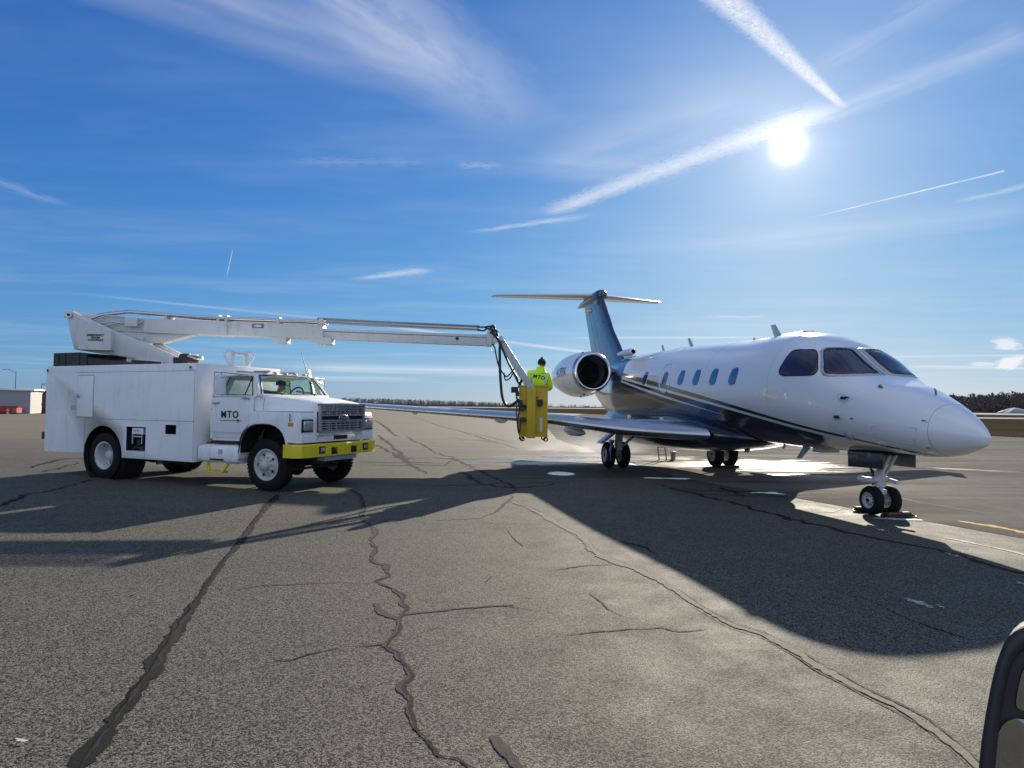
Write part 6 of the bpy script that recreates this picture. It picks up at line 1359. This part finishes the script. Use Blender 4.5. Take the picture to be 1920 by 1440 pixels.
# ---------------------------------------------------------------- far left: hangar, skip, hydrant, lamps
SHADED_SIDING = mat('hangar_shaded_siding', (.26, .28, .32), .5, var=.04, nscale=.6); SIDEW = mat('hangar_white', (.42, .41, .37), .5, var=.05, nscale=.8); ROOFW = mat('hangar_roof', (.66, .68, .70), .4)  # same white metal; shade of the side walls put into a greyer colour
c0 = ground(57, 775.5); c1 = ground(84, 775.3); 
d1 = c1-c0; d1 /= np.linalg.norm(d1); kH = np.linalg.norm(c0[:2])/FPX
hx = np.array([d1[0], d1[1], 0]); 
far_ = ground(-90, 774.6)-c0; far_ = np.array([far_[0], far_[1], 0]); lf = far_/np.linalg.norm(far_)
sd_ = np.array([-.45, .893, 0]); ed = sd_
HG = empty('metal_hangar', tuple(c0)); tag(HG, 'long low white metal hangar behind the truck, its side wall in shade', 'hangar')
w0, w1 = np.array([0, 0, 0.]), lf*16; e1_ = sd_*9.
def quad_wall(name, a, b, h0, h1, m, th=.15):
    mb = MB(); a, b = np.array(a), np.array(b); n = np.array([-(b-a)[1], (b-a)[0], 0]); n /= np.linalg.norm(n); n *= th
    mb._add([a, b, b+[0, 0, h1], a+[0, 0, h0], a+n, b+n, b+n+[0, 0, h1], a+n+[0, 0, h0]], [(0, 1, 2, 3), (7, 6, 5, 4), (0, 4, 5, 1), (1, 5, 6, 2), (2, 6, 7, 3), (3, 7, 4, 0)]); return mb.build(name, m, HG)
hz = 2.95
quad_wall('wall', w0, w1, hz, hz+.25, SHADED_SIDING); ew = quad_wall('end_wall', w0, e1_, hz-.02, hz-.02, SIDEW)
quad_wall('wall', e1_, e1_+w1, hz, hz, SHADED_SIDING); quad_wall('end_wall', w1, e1_+w1, hz, hz, SIDEW)
mb = MB(); ro = np.array([0, 0, hz+.02]); o1 = -lf*.4-sd_*.4
mid_ = e1_*.5+np.array([0, 0, .12])
V = [ro+o1, ro+w1-sd_*.4+[0, 0, .25], ro+mid_-lf*.4, ro+w1+mid_, ro+e1_+sd_*.4-lf*.4, ro+e1_+w1+sd_*.4]
mb._add(V+[v+[0, 0, .22] for v in V], [(0, 2, 3, 1), (2, 4, 5, 3), (6, 7, 9, 8), (8, 9, 11, 10), (0, 1, 7, 6), (4, 10, 11, 5), (0, 6, 8, 2), (2, 8, 10, 4), (1, 3, 9, 7), (3, 5, 11, 9)]); mb.build('roof', ROOFW, HG)
mb = MB()
for k in range(24): q = sd_*(.2+k*.37); mb.bar(q-lf*.0+np.array([0, 0, .05])+np.array([.0, -.02, 0]), q+np.array([0, -.02, hz-.1]), .05, .05)
mb.build('siding_rib', SIDEW, ew)
RED = mat('skip_red', (.36, .03, .035), .5, var=.2, nscale=2)
sk = ground(12, 775.6); mb = MB(); mb.prism([(-1.5, .1), (1.35, .1), (1.55, .95), (-1.8, .95)], 'y', -.8, .8)
o = empty('rubbish_skip', tuple(sk), -.1); tag(o, 'red steel skip in front of the hangar wall', 'skip'); mb.build('body', RED, o, bevel=.03)
mb = MB(); mb.box(-1.85, 1.6, -.85, -.80, .88, .98); mb.box(-1.85, 1.6, .80, .85, .88, .98)
for x in (-1., -.3, .4, 1.): mb.box(x-.05, x+.05, -.86, -.80, .12, .9)
mb.build('rim', RED, o); mb = MB(); mb.box(-1.2, -.9, -.7, .7, 0, .1); mb.box(.8, 1.1, -.7, .7, 0, .1); mb.build('skid', FRAME, o); mb = MB(); mb.box(1.36, 1.5, -.7, .7, .12, .86); mb.build('end_panel', mat('faded_red', (.55, .16, .18), .5), o)
hp_ = ground(14.5, 776.2); HY = mat('hydrant_yellow', (.55, .42, .10), .5); o = empty('fire_hydrant', tuple(hp_)); tag(o, 'small yellow fire hydrant standing before the red skip', 'hydrant')
MB().lathe([(0, .16), (.06, .16), (.07, .11), (.45, .11), (.5, .15), (.55, .13), (.66, .06), (.7, .0)], (0, 0, 0), (0, 0, 1), 14, caps=True).build('barrel', HY, o); MB().lathe([(-.22, .07), (.22, .07)], (0, 0, .40), (1, 0, 0), 10, caps=True).build('outlet', HY, o)
POLE = mat('lamp_pole_grey', (.12, .13, .14), .5)
def lamp(x, ytop, D_, arms, label, lean=0., drop=.35):
    b = EYE+ray(x, 760)*D_; b[2] = 0; tz = (EYE+ray(x, ytop)*D_)[2]
    o = empty('street_lamp', (b[0], b[1], 0)); tag(o, label, 'lamp post', 'lamp posts by the hangar'); MB().tube([(0, 0, 0), (lean, 0, tz)], [.10, .06], 10).build('pole', POLE, o)
    for dx_, dz2 in arms:
        mb = MB(); mb.tube([(lean*.9, 0, tz-drop), (dx_*.4, 0, tz-drop+dz2*.75), (dx_*.75, 0, tz-drop+dz2), (dx_, 0, tz-drop+dz2)], .04, 8, smooth_path=5); mb.build('arm', POLE, o)
        mb = MB(); mb.loft([[(dx_+q*math.copysign(.5, dx_), .09*k_*math.cos(a), tz-drop+dz2-.02+.06*k_*math.sin(a)) for a in np.linspace(0, 6.283, 11)[:-1]] for q, k_ in ((-.2, .3), (.1, 1), (.6, .9), (1, .3))]); mb.build('lamp_head', POLE, o)
lamp(28, 696, 100, [(-1.75, .65)], 'tall lamp post with one curved arm above the hangar roof'); lamp(75, 718, 120, [(1.4, .25)], 'lamp post at the back corner of the truck, arm pointing right', .25); lamp(90, 722, 150, [(-1.1, .4)], 'farthest lamp post, mostly hidden by the truck body')
rp = ground(84, 775.6); o = empty('fuel_rig', tuple(rp)); tag(o, 'dark rust-red machine peeking out behind the truck box', 'machine')
RUST = mat('rust_red', (.08, .03, .03), .7); mb = MB(); mb.box(-.18, .9, -.4, .4, .15, 2.6); mb.build('body', RUST, o, bevel=.04); mb = MB(); mb.bar((-.1, -.2, 2.55), (.4, -.2, 3.15), .25, .2); mb.build('hood', mat('dark_rust', (.03, .015, .015), .7), o); mb = MB(); mb.lathe([(-.1, .13), (.1, .13)], (-.26, -.1, 1.25), (0, 1, 0), 12, caps=True); mb.box(-.3, .9, -.3, .3, .0, .15); mb.build('lamp', BLACK, o)

# ---------------------------------------------------------------- far field: woods, mound, airfield signs
def hazed_bark(name, c, c2):  # bark lightened and greyed: distance haze is put into its colour
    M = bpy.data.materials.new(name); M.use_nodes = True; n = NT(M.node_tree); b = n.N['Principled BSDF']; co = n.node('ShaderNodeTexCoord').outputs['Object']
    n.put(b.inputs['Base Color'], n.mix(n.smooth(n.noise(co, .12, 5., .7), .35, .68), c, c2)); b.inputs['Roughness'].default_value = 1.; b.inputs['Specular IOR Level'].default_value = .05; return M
def wood(name, x0, x1, ybase, ytops, D_, m, n_trees, label, depth=60, twigs=90, seed=1):
    rg = np.random.default_rng(seed); mb = MB(); sc = D_/FPX
    for k in range(n_trees):
        x = rg.uniform(x0, x1); d = D_+rg.uniform(-depth, depth)+ (0 if k % 3 else depth)
        p = EYE+ray(x, ybase)*d; p[2] = 0
        ht = (ybase-np.interp(x, [a for a, _ in ytops], [b_ for _, b_ in ytops]))*sc*rg.uniform(.72, 1.08)+1.6; wd = ht*rg.uniform(.26, .42)
        mb._add([(p[0]-.25, p[1], 0), (p[0]+.25, p[1], 0), (p[0], p[1], ht*.9), (p[0], p[1]+.3, 0)], [(0, 1, 2), (1, 3, 2), (3, 0, 2)])
        for j in range(twigs):
            h = ht*(.02+.96*rg.random()**.9); rr = wd*math.sin(math.pi*min(1, .30+.68*h/ht))**.6*rg.random()**.5; a = rg.uniform(0, 6.283)
            
            if j % 3 == 0: h = ht*rg.uniform(.0, .38); rr = wd*1.2*rg.random()
            c = np.array([p[0]+rr*math.cos(a), p[1]+rr*math.sin(a), h]); ln = ht*rg.uniform(.06, .17); q = rg.normal(0, 1, 3); q[2] = abs(q[2])+.5; q /= np.linalg.norm(q); r_ = rg.normal(0, 1, 3); r_ /= np.linalg.norm(r_)
            e = np.cross(q, r_); e /= np.linalg.norm(e)+1e-9; wd2 = ln*rg.uniform(.12, .35)
            mb._add([c-q*ln*.5-e*wd2, c-q*ln*.5+e*wd2, c+q*ln*.6], [(0, 1, 2)])
    o = mb.build(name, m); tag(o, label, 'wood', None, 'stuff'); return o
wood('bare_wood', 1740, 2060, 771, [(1740, 748), (1790, 742), (1830, 741), (1880, 738), (1930, 735), (2060, 738)], 760, hazed_bark('hazed_bare_bark', (.10, .084, .08), (.16, .135, .125)), 330, 'dark mass of leafless trees beyond the grass', twigs=120, seed=3)
wood('far_wood', 640, 1020, 759, [(640, 748), (690, 748.5), (720, 748), (800, 750), (880, 752), (960, 754), (1020, 755)], 1050, hazed_bark('hazed_far_bark', (.125, .13, .135), (.165, .165, .16)), 700, 'long low dark wood on the far skyline behind the wing', twigs=60, seed=5)
wood('far_wood', 960, 1800, 761, [(960, 754.5), (1040, 756), (1100, 757), (1180, 758), (1500, 760), (1800, 765)], 1500, bpy.data.materials['hazed_far_bark'], 420, 'faint thin treeline under the engine', twigs=40, seed=6)
wood('far_wood', -200, 640, 756, [(-200, 746), (640, 752)], 1300, bpy.data.materials['hazed_far_bark'], 200, 'distant treeline behind the truck', twigs=30, seed=7)
mp = EYE+ray(1902, 771.5)*600; mp[2] = 0; rings = []
for h in np.linspace(0, 1, 9):
    rr = 13.*(1-h)**.75+.3; rings.append([(mp[0]+rr*(1+.06*math.sin(3*a+1)+.04*math.sin(7*a))*math.cos(a), mp[1]+rr*math.sin(a), h*4.8+.1*math.sin(5*a)) for a in np.linspace(0, 6.283, 33)[:-1]])
o = MB().loft(rings).build('salt_mound', mat('salt_white', (.27, .32, .35), .9, var=.15, nscale=.2)); tag(o, 'pale grey-white mound in front of the bare wood', 'mound')
SG = mat('sign_dark', (.05, .05, .05), .7)
for (x, y, wd, h, lb) in ((825, 766, 9.5, 3.2, 'low dark airfield sign nearest the bucket hoses'), (797, 763.2, 8, 2.2, 'small dark airfield sign left of the bucket hoses'), (722, 761.5, 6, 1.6, 'tiny dark airfield marker beyond the wing near the truck'), (1059, 765, 4, 3, 'short dark airfield marker just right of the yellow bucket'), (1100, 764.5, 9, 3.5, 'dark airfield sign under the engine nacelle'), (1830, 772.2, 7, 3, 'dark airfield sign left of the pale mound')):
    p = ground(x, y+.5) if y < 770 else EYE+ray(x, y)*430; p[2] = 0; k_ = p[1]/FPX; o = empty('airfield_sign', tuple(p)); tag(o, lb, 'airfield sign', 'airfield signs across the grass')
    mb = MB(); mb.box(-wd/2*k_, wd/2*k_, -.1, .1, h*k_*.3, h*k_); mb.build('panel', SG, o, bevel=.03); mb = MB(); mb.box(-wd*.4*k_, -wd*.35*k_, -.05, .05, 0, h*k_*.3); mb.box(wd*.35*k_, wd*.4*k_, -.05, .05, 0, h*k_*.3); mb.build('leg', SG, o)

# ---------------------------------------------------------------- door mirror of the vehicle the photo was taken from
MD = 1.12
def mp_(x, y, d=MD): return EYE+ray(x, y)*d
mc = mp_(1990, 1385); toeye = EYE-mc; nrm = np.array([-.30, -.94, .10]); nrm /= np.linalg.norm(nrm)
def onm(x, y, off=0.): return onplane(x, y, mc+nrm*off, nrm)
RMm = empty('side_mirror', tuple(mc)); tag(RMm, 'black framed door mirror with two glass panes, very close in the foreground', 'side mirror')
Mi = Matrix.Translation(Vector(mc)).inverted()
outer = [(1828,1560),(1831,1500),(1835,1440),(1840,1390),(1847,1345),(1857,1290),(1868,1243),(1880,1210),(1893,1190),(1910,1178),(1940,1170),(2000,1166),(2080,1170),(2120,1190),(2140,1250),(2150,1400),(2140,1560),(2100,1640),(1980,1660),(1880,1640),(1840,1610)]
inner = [(1862,1540),(1864,1480),(1867,1430),(1872,1380),(1880,1320),(1890,1270),(1901,1238),(1917,1220),(1945,1210),(2000,1206),(2070,1210),(2096,1226),(2110,1270),(2118,1400),(2110,1540),(2080,1600),(1980,1618),(1890,1606),(1868,1575)]
def resamp(P_, n):
    P_ = np.array(P_+[P_[0]], float); d = np.concatenate([[0], np.cumsum(np.hypot(*np.diff(P_, axis=0).T))]); u = np.linspace(0, d[-1], n, endpoint=False); return np.stack([np.interp(u, d, P_[:, 0]), np.interp(u, d, P_[:, 1])], -1)
O_, I_ = resamp(outer, 90), resamp(inner, 90)
cen = O_.mean(0)
def ring_(P_, off, sc=1.): return [onm(*(cen+(p-cen)*sc), off) for p in P_]
mb = MB(Mi); mb.loft([ring_(I_, -.012), ring_(I_, .0), ring_(I_*.75+O_*.25, .009), ring_(I_*.4+O_*.6, .009), ring_(O_, .0), ring_(O_, -.02)], caps=False); mb.build('frame', BLACK, RMm)
mb = MB(Mi); mb.loft([ring_(O_+np.array([7., -5.]), -.0205, 1.0), ring_(O_+np.array([12., -10.]), -.05, 1.02), ring_(O_+np.array([12., -8.]), -.10, .98), ring_(O_, -.13, .7)]); mb.build('housing', mat('mirror_housing_white', (.8, .8, .8), .2, coat=.6), RMm)
MIRR = mat('mirror_silver', (.42, .41, .39), .015, 1., var=.02, rvar=.005)
def pane(name, P_, off, bulge=0., n=1):
    mb = MB(Mi); c2 = np.array(P_).mean(0); P_ = resamp(P_, 60); rings = []
    for k in np.linspace(1, .02, 8): rings.append([onm(*(c2+(p-c2)*k), off+bulge*(1-k*k)) for p in P_])
    mb.loft(rings, caps=False); return mb.build(name, MIRR, RMm)
pane('mirror_glass', [(1905,1318),(1909,1290),(1916,1262),(1928,1242),(1945,1226),(2000,1222),(2070,1226),(2085,1240),(2096,1290),(2096,1316),(1960,1330),(1925,1334),(1908,1330)], -.006)
pane('convex_mirror', [(1864,1450),(1868,1400),(1873,1372),(1882,1355),(1900,1347),(1950,1352),(2020,1350),(2095,1340),(2105,1400),(2100,1540),(2070,1590),(1980,1606),(1895,1596),(1866,1540)], -.004, .004)
mb = MB(Mi); mb.loft([ring_(I_, -.009), ring_(I_, -.009, .02)], caps=False); mb.build('backing_plate', BLACK, RMm)

# ---------------------------------------------------------------- spray hanging where the wing has been rinsed
def mist_mat(c, sz):
    M = bpy.data.materials.new('spray_mist'); M.use_nodes = True; n = NT(M.node_tree); n.N.clear()
    co = n.node('ShaderNodeTexCoord').outputs['Object']; x, y, z = n.xyz(co)
    u, v = n.div(x, sz[0]), n.div(y, sz[1]); d = n.m('SQRT', n.add(n.mul(u, u), n.mul(v, v)))
    nz = n.noise(n.vm('MULTIPLY', co, (.55, .8, .9)), 1.2, 5., .6)
    dens = n.mul(n.smooth(d, 1.0, .2), n.mul(n.m('POWER', 2.718, n.mul(z, -2.6)), n.smooth(nz, .36, .72)))
    vs = n.node('ShaderNodeVolumePrincipled'); vs.inputs['Color'].default_value = (.95, .96, 1, 1); vs.inputs['Anisotropy'].default_value = .45; n.put(vs.inputs['Density'], n.mul(dens, .34))
    o_ = n.node('ShaderNodeOutputMaterial'); n.L.new(vs.outputs[0], o_.inputs['Volume']); return M
mc_ = ground(1085, 848); mb = MB(); mb.box(-3.2, 3.2, -2.6, 2.6, .03, 1.2); o = mb.build('water_mist', mist_mat(mc_, (3.2, 2.6))); o.location = (mc_[0], mc_[1], 0); tag(o, 'thin white water spray drifting over the wet ground behind the bucket', 'mist', None, 'stuff')

# every countable little piece becomes a part of its own
for nm in ('wheel_nut', 'rim_hole', 'wiper', 'valve_block', 'static_port', 'opening_trim', 'guard_rib', 'recess_lining', 'tow_slot', 'clearance_lamp', 'skid_ring', 'tube_clamp', 'boom_pad', 'hydraulic_hose', 'conduit_tube', 'guide_rail', 'tank_strap', 'windscreen_pillar', 'pitot_probe', 'control_frame', 'sill', 'brake_line', 'drain_vent', 'roof_rack', 'turret_arm', 'leg', 'skid', 'rim', 'hydraulic_fitting', 'jib_arm', 'tip_bracket', 'lift_bracket', 'boom_cover', 'drag_brace'):
    for o in list(bpy.data.objects):
        if o.type == 'MESH' and o.name.split('.')[0] == nm and o.parent is not None and nm not in ('turret_arm', 'jib_arm', 'tip_bracket', 'rim'): pieces(o)
mb = MB(Mi); mb.tube([onm(2110, 1560, -.06), onm(2200, 1640, -.08), onm(2320, 1690, -.02), onm(2420, 1760, .05)], .02, 12, smooth_path=4); mb.build('mirror_arm', BLACK, RMm)
